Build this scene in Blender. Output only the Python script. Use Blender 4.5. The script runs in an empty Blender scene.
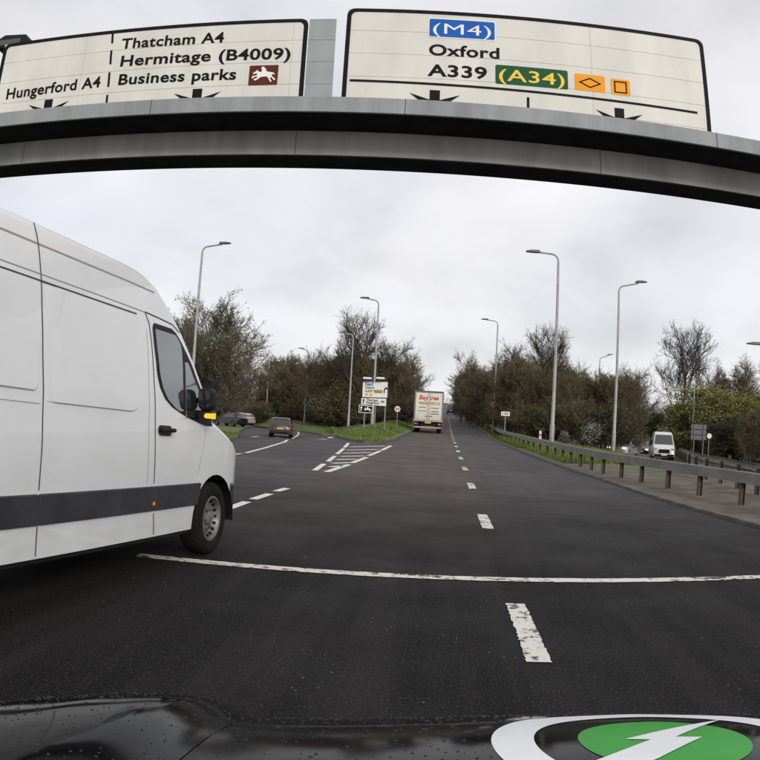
import bpy, bmesh, math, random
from mathutils import Vector, Matrix, Euler
R = math.radians
sc = bpy.context.scene
col = sc.collection

# ------------------------------------------------------------------ camera (wide dash-camera lens)
FPX, CPX = 780.0, 380.0            # focal length and centre in photograph pixels (760 wide)
PITCH, YAW, ROLL, CAMZ = R(2.5), R(4.8), R(3.2), 1.42
_f = Vector((-math.sin(YAW)*math.cos(PITCH), math.cos(YAW)*math.cos(PITCH), math.sin(PITCH)))
_r = Vector((math.cos(YAW), math.sin(YAW), 0)); _u = _r.cross(_f)
AX_R = _r*math.cos(ROLL) + _u*math.sin(ROLL)
AX_U = _u*math.cos(ROLL) - _r*math.sin(ROLL)
AX_F = _f
CAM = Vector((0, 0, CAMZ))
cd = bpy.data.cameras.new('dash_camera'); cam = bpy.data.objects.new('dash_camera', cd); col.objects.link(cam)
cd.type = 'PANO'; cd.panorama_type = 'FISHEYE_EQUISOLID'
cd.sensor_fit = 'HORIZONTAL'; cd.sensor_width = 36; cd.sensor_height = 36
cd.fisheye_lens = 36*FPX/760; cd.fisheye_fov = R(110)
cd.clip_start = 0.05; cd.clip_end = 6000
m = Matrix.Identity(4)
for i in range(3):
    m[i][0] = AX_R[i]; m[i][1] = AX_U[i]; m[i][2] = -AX_F[i]; m[i][3] = CAM[i]
cam.matrix_world = m
sc.camera = cam

# ------------------------------------------------------------------ sky, sun, exposure
SUN_EL, SUN_AZ = 22, 150           # behind the camera, to the right (azimuth clockwise from +Y)
w = bpy.data.worlds.new('World'); sc.world = w; w.use_nodes = True
nt = w.node_tree; nt.nodes.clear()
def wn(t, **k):
    n = nt.nodes.new(t)
    for a, b in k.items(): setattr(n, a, b)
    return n
out = wn('ShaderNodeOutputWorld'); bg = wn('ShaderNodeBackground'); bg.inputs[1].default_value = 0.1
sky = wn('ShaderNodeTexSky', sky_type='NISHITA'); sky.sun_disc = False
sky.sun_elevation = R(SUN_EL); sky.sun_rotation = R(SUN_AZ)
tc = wn('ShaderNodeTexCoord'); sp = wn('ShaderNodeSeparateXYZ'); nt.links.new(tc.outputs['Generated'], sp.inputs[0])
ab = wn('ShaderNodeMath', operation='ABSOLUTE'); nt.links.new(sp.outputs[2], ab.inputs[0])
ad = wn('ShaderNodeMath', operation='ADD'); nt.links.new(ab.outputs[0], ad.inputs[0]); ad.inputs[1].default_value = 0.42
cb = wn('ShaderNodeCombineXYZ')
for i in (0, 1):
    dv = wn('ShaderNodeMath', operation='DIVIDE'); nt.links.new(sp.outputs[i], dv.inputs[0]); nt.links.new(ad.outputs[0], dv.inputs[1])
    nt.links.new(dv.outputs[0], cb.inputs[i])
n1 = wn('ShaderNodeTexNoise'); n1.inputs['Scale'].default_value = 2.1; n1.inputs['Detail'].default_value = 7; n1.inputs['Roughness'].default_value = .5; n1.inputs['Distortion'].default_value = .25
n2 = wn('ShaderNodeTexNoise'); n2.inputs['Scale'].default_value = 1.1; n2.inputs['Detail'].default_value = 3
nt.links.new(cb.outputs[0], n1.inputs['Vector']); nt.links.new(cb.outputs[0], n2.inputs['Vector'])
r1 = wn('ShaderNodeValToRGB'); nt.links.new(n1.outputs[0], r1.inputs[0])
e = r1.color_ramp.elements
e[0].position = .34; e[0].color = (.72, .715, .745, 1); e[1].position = .66; e[1].color = (1.0, .99, 1.03, 1)
x = r1.color_ramp.elements.new(.48); x.color = (.88, .87, .90, 1)
sc10 = wn('ShaderNodeVectorMath', operation='SCALE'); nt.links.new(r1.outputs[0], sc10.inputs[0]); sc10.inputs['Scale'].default_value = 10.0
r2 = wn('ShaderNodeMapRange'); nt.links.new(n2.outputs[0], r2.inputs[0])
r2.inputs[1].default_value = .40; r2.inputs[2].default_value = .62; r2.inputs[3].default_value = .80; r2.inputs[4].default_value = .98
mx = wn('ShaderNodeMix', data_type='RGBA'); nt.links.new(r2.outputs[0], mx.inputs[0])
nt.links.new(sky.outputs[0], mx.inputs[6]); nt.links.new(sc10.outputs[0], mx.inputs[7])
nt.links.new(mx.outputs[2], bg.inputs[0]); nt.links.new(bg.outputs[0], out.inputs[0])
sl = bpy.data.lights.new('sun', 'SUN'); so = bpy.data.objects.new('sun', sl); col.objects.link(so)
sl.energy = 1.6; sl.angle = R(14); sl.color = (1, .965, .91)
sdir = Vector((math.sin(R(SUN_AZ))*math.cos(R(SUN_EL)), math.cos(R(SUN_AZ))*math.cos(R(SUN_EL)), math.sin(R(SUN_EL))))
so.rotation_euler = sdir.to_track_quat('Z', 'Y').to_euler()
vs = sc.view_settings
vs.view_transform = 'Standard'; vs.look = 'None'; vs.gamma = 1; vs.exposure = 0.0; vs.use_curve_mapping = False
sc.cycles.use_denoising = True
sc.cycles.max_bounces = 6; sc.cycles.diffuse_bounces = 3; sc.cycles.transparent_max_bounces = 8

# ------------------------------------------------------------------ where a photograph pixel lies in the place
def ray(px, py):
    dx, dy = px-CPX, CPX-py; r = math.hypot(dx, dy)
    t = 2*math.asin(r/(2*FPX))
    return AX_F*math.cos(t) + (AX_R*dx + AX_U*dy)*(math.sin(t)/max(r, 1e-9))
def at(px, py, Y):
    d = ray(px, py); return CAM + d*(Y/d.y)
def S(t):
    t = min(1, max(0, t)); return t*t*(3-2*t)
def lerp(x, xs, ys):
    if x <= xs[0]: return ys[0]
    for i in range(1, len(xs)):
        if x <= xs[i]:
            return ys[i-1] + (ys[i]-ys[i-1])*(x-xs[i-1])/(xs[i]-xs[i-1])
    return ys[-1]
def T(x, y):                        # the lie of the land
    rise = 0 if y < 60 else (.02*(y-60)**2/60 if y < 90 else .02*(y-75))
    wgt = S((x+13)/9)*S((15-x)/6)
    left = -1.0*S((-x-4.5)/7)*S((y-20)/45)
    right = -1.45*S((x-7)/11)*S((y-14)/45)
    far = .012*max(0, y-90)
    return rise*wgt + left + right + far*(1-wgt)
def on_ground(px, py, dz=0):
    d = ray(px, py); k = 4.0; prev = k
    while k < 900:
        p = CAM + d*k
        if p.z < T(p.x, p.y)+dz:
            a, b = prev, k
            for _ in range(30):
                c = (a+b)/2; p = CAM+d*c
                if p.z < T(p.x, p.y)+dz: b = c
                else: a = c
            return CAM+d*b
        prev = k; k *= 1.01
    return CAM + d*400

# ------------------------------------------------------------------ mesh and object helpers
class MB:
    def __init__(s): s.v = []; s.f = []; s.mi = []
    def face(s, idx, mi=0): s.f.append(idx); s.mi.append(mi)
    def poly(s, pts, mi=0):
        b = len(s.v); s.v += [tuple(p) for p in pts]; s.face(list(range(b, b+len(pts))), mi)
    def box(s, lo, hi, mi=0, mat=None):
        x0, y0, z0 = lo; x1, y1, z1 = hi
        P = [(x0,y0,z0),(x1,y0,z0),(x1,y1,z0),(x0,y1,z0),(x0,y0,z1),(x1,y0,z1),(x1,y1,z1),(x0,y1,z1)]
        if mat is not None: P = [tuple(mat @ Vector(p)) for p in P]
        b = len(s.v); s.v += P
        for q in ((0,3,2,1),(4,5,6,7),(0,1,5,4),(1,2,6,5),(2,3,7,6),(3,0,4,7)): s.face([b+i for i in q], mi)
    def prism(s, out2, fn, d0, d1, mi=0):         # outline in 2D, fn(u, v, d) -> point
        n = len(out2); b = len(s.v)
        s.v += [tuple(fn(u, v, d0)) for u, v in out2] + [tuple(fn(u, v, d1)) for u, v in out2]
        s.face([b+i for i in range(n)][::-1], mi); s.face([b+n+i for i in range(n)], mi)
        for i in range(n):
            j = (i+1) % n; s.face([b+i, b+j, b+n+j, b+n+i], mi)
    def tube(s, pts, rad, n=8, mi=0, cap=True):
        pts = [Vector(p) for p in pts]; b = len(s.v); k = len(pts)
        if not isinstance(rad, (list, tuple)): rad = [rad]*k
        ref = None
        for i, p in enumerate(pts):
            d = (pts[min(i+1, k-1)] - pts[max(i-1, 0)]).normalized()
            if ref is None:
                ref = Vector((1, 0, 0)) if abs(d.x) < .8 else Vector((0, 1, 0))
            a = (ref - d*ref.dot(d)).normalized(); c = d.cross(a); ref = a
            for j in range(n):
                t = 2*math.pi*j/n; s.v.append(tuple(p + (a*math.cos(t)+c*math.sin(t))*rad[i]))
        for i in range(k-1):
            for j in range(n):
                j2 = (j+1) % n; s.face([b+i*n+j, b+i*n+j2, b+(i+1)*n+j2, b+(i+1)*n+j], mi)
        if cap:
            s.face([b+j for j in range(n)][::-1], mi); s.face([b+(k-1)*n+j for j in range(n)], mi)
    def lathe(s, prof, n=24, mat=None, mi=0):     # profile (radius, height) round local z
        b = len(s.v)
        for r_, h_ in prof:
            for j in range(n):
                t = 2*math.pi*j/n; p = Vector((r_*math.cos(t), r_*math.sin(t), h_))
                s.v.append(tuple(mat @ p if mat is not None else p))
        for i in range(len(prof)-1):
            for j in range(n):
                j2 = (j+1) % n; s.face([b+i*n+j, b+i*n+j2, b+(i+1)*n+j2, b+(i+1)*n+j], mi)
    def grid(s, rows, mi=0):                      # rows of equal length
        b = len(s.v); n = len(rows[0])
        for r_ in rows: s.v += [tuple(p) for p in r_]
        for i in range(len(rows)-1):
            for j in range(n-1): s.face([b+i*n+j, b+i*n+j+1, b+(i+1)*n+j+1, b+(i+1)*n+j], mi)
    def mesh(s, name, mats, smooth=False):
        me = bpy.data.meshes.new(name); me.from_pydata(s.v, [], s.f)
        for m_ in (mats if isinstance(mats, (list, tuple)) else [mats]): me.materials.append(m_)
        if any(s.mi): me.polygons.foreach_set('material_index', s.mi)
        if smooth: me.polygons.foreach_set('use_smooth', [True]*len(me.polygons))
        me.update(); return me
    def build(s, name, mats, parent=None, smooth=False, bevel=0, fix=False, sharp=None):
        me = s.mesh(name, mats, smooth)
        if fix:
            bm = bmesh.new(); bm.from_mesh(me); bmesh.ops.remove_doubles(bm, verts=bm.verts, dist=1e-5)
            bmesh.ops.recalc_face_normals(bm, faces=bm.faces); bm.to_mesh(me); bm.free()
        if sharp: me.set_sharp_from_angle(angle=R(sharp))
        return link(name, me, parent, bevel)
def link(name, me, parent=None, bevel=0):
    o = bpy.data.objects.new(name, me); col.objects.link(o)
    if parent is not None: o.parent = parent
    if bevel:
        b = o.modifiers.new('bevel', 'BEVEL'); b.width = bevel; b.segments = 2; b.limit_method = 'ANGLE'
    return o
def tag(o, label=None, cat=None, group=None, kind=None):
    if label: o['label'] = label
    if cat: o['category'] = cat
    if group: o['group'] = group
    if kind: o['kind'] = kind
    return o
def empty(name, loc, rz=0, label=None, cat=None, group=None, rot=None):
    o = bpy.data.objects.new(name, None); col.objects.link(o); o.location = loc
    o.rotation_euler = rot if rot else (0, 0, rz); o.empty_display_size = .3
    return tag(o, label, cat, group)
def copy_tree(o, parent=None):
    c = o.copy(); col.objects.link(c); c.parent = parent
    for ch in list(o.children): copy_tree(ch, c)
    return c

# ------------------------------------------------------------------ materials
def material(name, c1, c2=None, scale=5, rough=.6, metal=0, bump=0, bscale=None, spec=.5, detail=5, lo=.35, hi=.65, coat=0, coords='Object', stretch=None, rough2=None, trans=0):
    m_ = bpy.data.materials.new(name); m_.use_nodes = True
    t = m_.node_tree; b = t.nodes['Principled BSDF']
    b.inputs['Roughness'].default_value = rough; b.inputs['Metallic'].default_value = metal
    b.inputs['Specular IOR Level'].default_value = spec; b.inputs['Coat Weight'].default_value = coat
    b.inputs['Base Color'].default_value = (*c1, 1)
    if c2 is not None or bump:
        tc_ = t.nodes.new('ShaderNodeTexCoord'); vec = tc_.outputs[coords]
        if stretch:
            mp = t.nodes.new('ShaderNodeMapping'); mp.inputs['Scale'].default_value = stretch
            t.links.new(vec, mp.inputs[0]); vec = mp.outputs[0]
    if c2 is not None:
        n_ = t.nodes.new('ShaderNodeTexNoise'); n_.inputs['Scale'].default_value = scale; n_.inputs['Detail'].default_value = detail
        n_.inputs['Roughness'].default_value = .6
        t.links.new(vec, n_.inputs['Vector'])
        rp = t.nodes.new('ShaderNodeValToRGB'); t.links.new(n_.outputs[0], rp.inputs[0])
        rp.color_ramp.elements[0].position = lo; rp.color_ramp.elements[0].color = (*c1, 1)
        rp.color_ramp.elements[1].position = hi; rp.color_ramp.elements[1].color = (*c2, 1)
        t.links.new(rp.outputs[0], b.inputs['Base Color'])
        if rough2 is not None:
            mr = t.nodes.new('ShaderNodeMapRange'); t.links.new(n_.outputs[0], mr.inputs[0])
            mr.inputs[1].default_value = lo; mr.inputs[2].default_value = hi; mr.inputs[3].default_value = rough; mr.inputs[4].default_value = rough2
            t.links.new(mr.outputs[0], b.inputs['Roughness'])
    if bump:
        n2_ = t.nodes.new('ShaderNodeTexNoise'); n2_.inputs['Scale'].default_value = bscale or scale*4; n2_.inputs['Detail'].default_value = 3
        t.links.new(vec, n2_.inputs['Vector'])
        bp = t.nodes.new('ShaderNodeBump'); bp.inputs['Strength'].default_value = bump; bp.inputs['Distance'].default_value = .01
        t.links.new(n2_.outputs[0], bp.inputs['Height']); t.links.new(bp.outputs[0], b.inputs['Normal'])
    return m_
def leafmat(name, c1, c2, trans=.25):
    m_ = material(name, c1, c2, scale=.9, rough=.7, spec=.2, coords='Object', detail=2)
    return m_
def emit(name, c, s):
    m_ = bpy.data.materials.new(name); m_.use_nodes = True
    b = m_.node_tree.nodes['Principled BSDF']; b.inputs['Base Color'].default_value = (*c, 1)
    b.inputs['Emission Color'].default_value = (*c, 1); b.inputs['Emission Strength'].default_value = s
    return m_
M = {}
M['ground'] = material('ground_earth', (.07,.06,.04), (.10,.085,.055), 1.2, .9, bump=.5)
M['grass'] = material('verge_grass', (.06,.10,.022), (.12,.155,.04), 1.6, .85, bump=.8, bscale=40)
M['litter'] = material('leaf_litter', (.035,.030,.018), (.075,.062,.036), 2.5, .95, bump=.9, bscale=30)
M['gravel'] = material('verge_grit', (.085,.070,.055), (.175,.145,.112), 1.5, .95, bump=.9, bscale=60)
M['kerb'] = material('kerb_stone', (.075,.064,.054), (.16,.14,.12), 3, .85, bump=.4)
M['carriage2'] = material('worn_pale_asphalt', (.10,.092,.084), (.14,.128,.116), 1.5, .8, bump=.3, bscale=80)
M['galv'] = material('galvanised_steel', (.18,.18,.17), (.26,.26,.25), 4, .55, .35, bump=.15)
M['pole'] = material('lamp_column_steel', (.30,.295,.28), (.42,.41,.39), 2, .55, .3)
M['lantern'] = material('lantern_grey', (.10,.10,.11), (.15,.15,.16), 3, .5)
M['railm'] = material('weathered_rail_steel', (.15,.138,.125), (.24,.22,.20), 1.6, .7, .15, bump=.2)
M['railpost'] = material('rusted_rail_post', (.075,.058,.045), (.13,.105,.085), 4, .75, .1, bump=.3)
M['white'] = material('white_paint', (.78,.78,.77), (.84,.84,.83), 2, .35)
M['black'] = material('black_plastic', (.008,.008,.009), (.016,.016,.017), 6, .5, spec=.2)
M['rubber'] = material('tyre_rubber', (.007,.007,.007), (.016,.015,.014), 9, .9, bump=.4, spec=.15)
M['glass'] = material('dark_window_glass', (.012,.016,.015), None, rough=.04, spec=1.0, coat=.6)
M['red_lamp'] = material('red_lamp_lens', (.28,.012,.010), (.34,.02,.015), 20, .15, spec=.8)
M['steel'] = material('wheel_steel', (.14,.135,.13), (.26,.255,.25), 8, .5, .5)
def asphalt():
    m_ = bpy.data.materials.new('asphalt'); m_.use_nodes = True
    t = m_.node_tree; b = t.nodes['Principled BSDF']; N = t.nodes.new; L = t.links.new
    tc_ = N('ShaderNodeTexCoord'); ob = tc_.outputs['Object']
    def noise(s, d=4, vec=ob, r=.6):
        n_ = N('ShaderNodeTexNoise'); n_.inputs['Scale'].default_value = s; n_.inputs['Detail'].default_value = d; n_.inputs['Roughness'].default_value = r
        L(vec, n_.inputs['Vector']); return n_.outputs[0]
    def mix(f, a, c, bl='MIX'):
        q = N('ShaderNodeMix'); q.data_type = 'RGBA'; q.blend_type = bl
        for i, v in ((0, f), (6, a), (7, c)):
            if isinstance(v, (int, float)): q.inputs[i].default_value = v
            elif isinstance(v, tuple): q.inputs[i].default_value = (*v, 1)
            else: L(v, q.inputs[i])
        return q.outputs[2]
    def rng(v, a, c, lo=0., hi=1.):
        q = N('ShaderNodeMapRange'); q.interpolation_type = 'SMOOTHSTEP'; L(v, q.inputs[0])
        for i, k in ((1, a), (2, c), (3, lo), (4, hi)): q.inputs[i].default_value = k
        return q.outputs[0]
    def math_(op, a, c):
        q = N('ShaderNodeMath'); q.operation = op
        for i, v in ((0, a), (1, c)):
            if isinstance(v, (int, float)): q.inputs[i].default_value = v
            else: L(v, q.inputs[i])
        return q.outputs[0]
    spx = N('ShaderNodeSeparateXYZ'); L(ob, spx.inputs[0])
    # dark near stop line; browner beyond, view-angle paleness painted in too, its edge uneven
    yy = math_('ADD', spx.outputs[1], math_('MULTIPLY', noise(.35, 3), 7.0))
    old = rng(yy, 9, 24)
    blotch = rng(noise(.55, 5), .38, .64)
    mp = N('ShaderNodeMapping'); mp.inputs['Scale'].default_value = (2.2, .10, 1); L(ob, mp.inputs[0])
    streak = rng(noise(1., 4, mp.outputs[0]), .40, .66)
    near_c = mix(blotch, (.0105,.0098,.0098), (.0145,.0135,.0132)); near_c = mix(math_('MULTIPLY', streak, .8), near_c, (.024,.0222,.0215))
    beyond_c = mix(blotch, (.105,.085,.073), (.128,.105,.091)); beyond_c = mix(math_('MULTIPLY', streak, .5), beyond_c, (.080,.067,.060))
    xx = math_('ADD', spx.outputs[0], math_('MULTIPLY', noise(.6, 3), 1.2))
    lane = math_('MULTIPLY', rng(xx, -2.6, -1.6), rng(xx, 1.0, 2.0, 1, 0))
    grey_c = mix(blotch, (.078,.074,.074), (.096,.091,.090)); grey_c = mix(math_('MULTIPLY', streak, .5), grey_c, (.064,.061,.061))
    beyond_c = mix(math_('MULTIPLY', lane, .85), grey_c, beyond_c)
    c = mix(old, near_c, beyond_c)
    grit = noise(70, 2); c = mix(rng(grit, .56, .72, 0, .8), c, (.10,.095,.088))
    c = mix(rng(grit, .26, .42, .55, 0), c, (.010,.010,.010))
    speck = N('ShaderNodeTexVoronoi'); speck.inputs['Scale'].default_value = 11; L(ob, speck.inputs['Vector'])
    c = mix(math_('MULTIPLY', rng(speck.outputs['Distance'], .055, .085, 1, 0), rng(noise(1.3, 2), .47, .60)), c, (.24,.225,.20))
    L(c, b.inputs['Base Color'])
    L(rng(noise(.8, 4), .3, .7, .70, .90), b.inputs['Roughness']); b.inputs['Specular IOR Level'].default_value = .10
    bp = N('ShaderNodeBump'); bp.inputs['Strength'].default_value = .55; bp.inputs['Distance'].default_value = .006
    L(noise(95, 3), bp.inputs['Height']); L(bp.outputs[0], b.inputs['Normal'])
    return m_
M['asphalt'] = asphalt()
def marking(name, c, wear, scale=9):
    m_ = bpy.data.materials.new(name); m_.use_nodes = True
    t = m_.node_tree; b = t.nodes['Principled BSDF']; N = t.nodes.new; L = t.links.new
    tc_ = N('ShaderNodeTexCoord')
    n_ = N('ShaderNodeTexNoise'); n_.inputs['Scale'].default_value = scale; n_.inputs['Detail'].default_value = 8; n_.inputs['Roughness'].default_value = .75
    n3 = N('ShaderNodeTexNoise'); n3.inputs['Scale'].default_value = .9; n3.inputs['Detail'].default_value = 2
    L(tc_.outputs['Object'], n_.inputs['Vector']); L(tc_.outputs['Object'], n3.inputs['Vector'])
    a = N('ShaderNodeMath'); a.operation = 'MULTIPLY_ADD'; L(n3.outputs[0], a.inputs[0]); a.inputs[1].default_value = .45; L(n_.outputs[0], a.inputs[2])
    rp = N('ShaderNodeMapRange'); L(a.outputs[0], rp.inputs[0]); rp.inputs[1].default_value = wear; rp.inputs[2].default_value = wear+.07
    mx_ = N('ShaderNodeMix'); mx_.data_type = 'RGBA'; L(rp.outputs[0], mx_.inputs[0])
    mx_.inputs[6].default_value = (*c, 1); mx_.inputs[7].default_value = (.035,.033,.033, 1)
    L(mx_.outputs[2], b.inputs['Base Color']); b.inputs['Roughness'].default_value = .7
    bp = N('ShaderNodeBump'); bp.inputs['Strength'].default_value = .5; bp.inputs['Distance'].default_value = .004
    L(n_.outputs[0], bp.inputs['Height']); L(bp.outputs[0], b.inputs['Normal'])
    return m_
M['mark'] = marking('worn_road_paint', (.70,.69,.60), .745)
M['mark2'] = marking('road_paint', (.72,.71,.65), .86)

# ------------------------------------------------------------------ ground, roads, verges
def sheet(name, xs, ys, dz, mat, label=None):
    b = MB(); b.grid([[(x_, y_, T(x_, y_)+dz) for x_ in xs] for y_ in ys])
    return tag(b.build(name, mat, smooth=True), kind='structure')
def span(a, b, n): return [a+(b-a)*i/n for i in range(n+1)]
YS = span(-20, 60, 80) + span(63, 150, 29) + span(160, 420, 26) + [500, 700, 1000, 1600, 3000]
XS = [-1500, -600, -250, -120, -70] + span(-50, 40, 90) + [55, 75, 120, 250, 600, 1500]
sheet('ground', XS, YS, -.10, M['ground'])
KRY = [-20, 0, 10.7, 12.8, 15.5, 20, 25, 36, 49, 60]; KRX = [6.6, 5.7, 4.80, 4.56, 4.34, 4.17, 3.93, 3.72, 3.66, 3.66]
_far = [on_ground(*p) for p in ((487,433.5), (477,427), (468,421), (461,416.5), (456,412))]
def kerb_r(y):
    if y <= 60: return lerp(y, KRY, KRX)
    return lerp(y, [60]+[p.y for p in _far], [3.66]+[p.x for p in _far])
_fy = sorted(_far, key=lambda p: p.y); _far = [p for p in _fy if p.y > 62]
def road_l(y): return lerp(y, [-20, 36, 44, 60, 110, 420, 3000], [-40, -40, -2.75, -2.62, -2.9, -3.6, -10])
# main carriageway with the left branch in one sheet of asphalt
b = MB(); ys_ = [y for y in YS if y <= 420]
rows = []
for y_ in ys_:
    xr = kerb_r(y_); xl = -40 if y_ < 130 else -3.4
    rows.append([(xl+(xr-xl)*(1-(1-k/30)**1.6), y_, 0) for k in range(31)])
rows = [[(x_, y_, T(x_, y_)) for x_, y_, _ in r_] for r_ in rows]
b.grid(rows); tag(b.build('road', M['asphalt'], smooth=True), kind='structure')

def raised(name, outline, h, mat, kerbname=None, inset=.0, res=.9, bump=None):
    """a kerbed raised area from a closed plan outline (x, y)"""
    bm = bmesh.new()
    n = len(outline)
    vs_ = [bm.verts.new((x_, y_, 0)) for x_, y_ in outline]
    bm.faces.new(vs_)
    bmesh.ops.triangulate(bm, faces=bm.faces[:])
    for _ in range(5):
        ed = [e_ for e_ in bm.edges if e_.calc_length() > max(res, .05*max(0, min(v.co.y for v in e_.verts)))]
        if not ed: break
        bmesh.ops.subdivide_edges(bm, edges=ed, cuts=1)
        bmesh.ops.triangulate(bm, faces=bm.faces[:])
    for v in bm.verts:
        edge = v.is_boundary
        v.co.z = T(v.co.x, v.co.y) + h + (bump(v.co.x, v.co.y) if (bump and not edge) else 0)
    bmesh.ops.recalc_face_normals(bm, faces=bm.faces)
    me = bpy.data.meshes.new(name); bm.to_mesh(me); bm.free(); me.materials.append(mat)
    me.polygons.foreach_set('use_smooth', [True]*len(me.polygons))
    return tag(link(name, me), kind='structure')
def kerb_run(pts, h=.12, wid=.125, length=.914):
    """kerb stones laid one by one along a line near the camera, one long strip beyond"""
    base = tag(bpy.data.objects.new('kerb', None), kind='structure'); col.objects.link(base); base.location = (pts[0][0], pts[0][1], 0)
    px_ = []
    for i in range(len(pts)-1):
        a, c = Vector((*pts[i], 0)), Vector((*pts[i+1], 0)); d = (c-a).length; k = max(1, int(d/.15))
        px_ += [a.lerp(c, j/k) for j in range(k)]
    px_.append(Vector((*pts[-1], 0)))
    dist = [0]
    for i in range(1, len(px_)): dist.append(dist[-1]+(px_[i]-px_[i-1]).length)
    def pos(s_):
        for i in range(1, len(px_)):
            if dist[i] >= s_:
                f = (s_-dist[i-1])/max(1e-6, dist[i]-dist[i-1]); return px_[i-1].lerp(px_[i], f)
        return px_[-1]
    s_ = 0; rest = []
    sm = MB(); sm.box((0, -wid/2, -.1), (length-.012, wid/2, 0)); sme = sm.mesh('kerb_stone', M['kerb'])
    cnt = 0
    while s_ + length < dist[-1]:
        a, c = pos(s_), pos(s_+length); d = c-a
        near = a.y < 34 and a.y > 4
        if near:
            o = link('kerb_stone', sme, base, .015); o.location = (a.x-base.location.x, a.y-base.location.y, T(a.x, a.y)+h+random.uniform(-.006, .006))
            o.rotation_euler = (0, 0, math.atan2(d.y, d.x)); cnt += 1
        else: rest.append((a, c))
        s_ += length
    if rest:
        rb = MB()
        for a, c in rest:
            d = (c-a).normalized(); nrm = Vector((-d.y, d.x, 0))*wid/2
            z0, z1 = T(a.x, a.y)+h, T(c.x, c.y)+h; O = base.location
            P = [(p.x-O.x, p.y-O.y, z_) for p, z_ in ((a-nrm, z0), (c-nrm*1-d*.012, z1), (c+nrm-d*.012, z1), (a+nrm, z0))]
            bb = len(rb.v); rb.v += P + [(x_, y_, z_-.22) for x_, y_, z_ in P]
            for q in ((0,1,2,3), (0,4,5,1), (1,5,6,2), (2,6,7,3), (3,7,4,0)): rb.face([bb+i for i in q])
        tag(rb.build('kerb_stones', M['kerb'], base), kind='stuff')
    return base
random.seed(4)
# right verge: grit strip between the kerb and the barrier, then grass
yk = [-12, -4, 2, 6, 9, 11, 13, 15, 17, 20, 23, 26, 30, 36, 42, 50, 60, 75, 95, 120, 160, 220]
rk = [(kerb_r(y_)+.06, y_) for y_ in yk]
kerb_run(rk, .06)
def bar_x(y): return lerp(y, [4, 13.8, 21.8, 26, 32, 40, 60, 80, 120, 200], [7.05, 5.72, 4.66, 4.50, 4.42, 4.40, 4.5, kerb_r(80)+.9, kerb_r(120)+.9, kerb_r(200)+1])
raised('verge_grit', [(x_+.062, y_) for x_, y_ in rk] + [(bar_x(y_)+.5+(4.4*S((27-y_)/7)), y_) for y_ in yk[::-1]], .05, M['gravel'])
raised('verge_grass', [(bar_x(y_)+.5+(4.4*S((27-y_)/7)), y_) for y_ in yk] + [(10.6+.05*max(0, y_-30), y_) for y_ in yk[::-1]], .055, M['grass'], bump=lambda x_, y_: .05*math.sin(x_*3+y_))
# the far carriageway
oy = [-12, 0, 10, 20, 30, 40, 50, 60, 70, 80, 95, 110, 140]
def far_c(y): return lerp(y, [-12, 10, 30, 50, 70, 90, 140], [12.5, 12.3, 13.2, 15.6, 19.6, 25, 42])
raised('far_carriageway', [(far_c(y_)-3.9, y_) for y_ in oy] + [(far_c(y_)+4.2, y_) for y_ in oy[::-1]], .02, M['carriage2'], res=1.5)
kerb_run([(far_c(y_)+4.3, y_) for y_ in oy[:-1]], .12)
raised('far_verge', [(far_c(y_)+4.36, y_) for y_ in oy] + [(far_c(y_)+40, y_) for y_ in oy[::-1]], .12, M['ground'], res=3)
# grass island between the branch and the main road
isl_r = [(-2.72, y_) for y_ in (45, 52, 60)] + [(road_l(y_), y_) for y_ in (75, 95, 120, 160, 220, 300)]
nose = [on_ground(*p) for p in ((393,441), (378,443.5), (362,443), (349,440.5))]
isl_l = [on_ground(*p) for p in ((336,437.5), (322,435), (306,432.5), (290,430.8))]
isl_l = [(p.x, p.y) for p in isl_l]
lastx, lasty = isl_l[-1]
isl = isl_r[::-1] + [(p.x, p.y) for p in nose] + isl_l + [(lastx-10, lasty+12), (lastx-30, lasty+28), (-80, 200), (-60, 300)]
def mound(x_, y_): return .45*S((y_-42)/12)*S((-2.8-x_)/2.0)*S((x_+30)/6)+.05*math.sin(x_*2.1+y_*.7)
raised('grass_island', isl, .12, M['grass'], res=.8, bump=mound)
kerb_run([(x_, y_) for x_, y_ in (isl_r[::-1][-4:] + [(p.x, p.y) for p in nose] + isl_l)], .12)
wf = [(x_-.2, y_+2.2) for x_, y_ in isl_l]
raised('woodland_floor', [(isl_l[0][0]+1.5, isl_l[0][1]+9)]+wf+[(lastx-10, lasty+15), (lastx-24, lasty+32), (-30, 170), (-9, 120)], .16, M['litter'], res=.8, bump=lambda x_, y_: mound(x_, y_)+.03)
# verge left of the branch road
vl = [on_ground(*p) for p in ((222,446), (233,440), (239,433), (245,428.5), (256,426))]
vl = [(-14, -12), (-12.6, 5), (-11.4, 15)] + [(p.x, p.y) for p in vl]
raised('left_verge', vl + [(vl[-1][0]-12, vl[-1][1]+20), (-90, 140), (-90, -12)], .12, M['grass'], res=1.2)
kerb_run(vl, .12)

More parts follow.
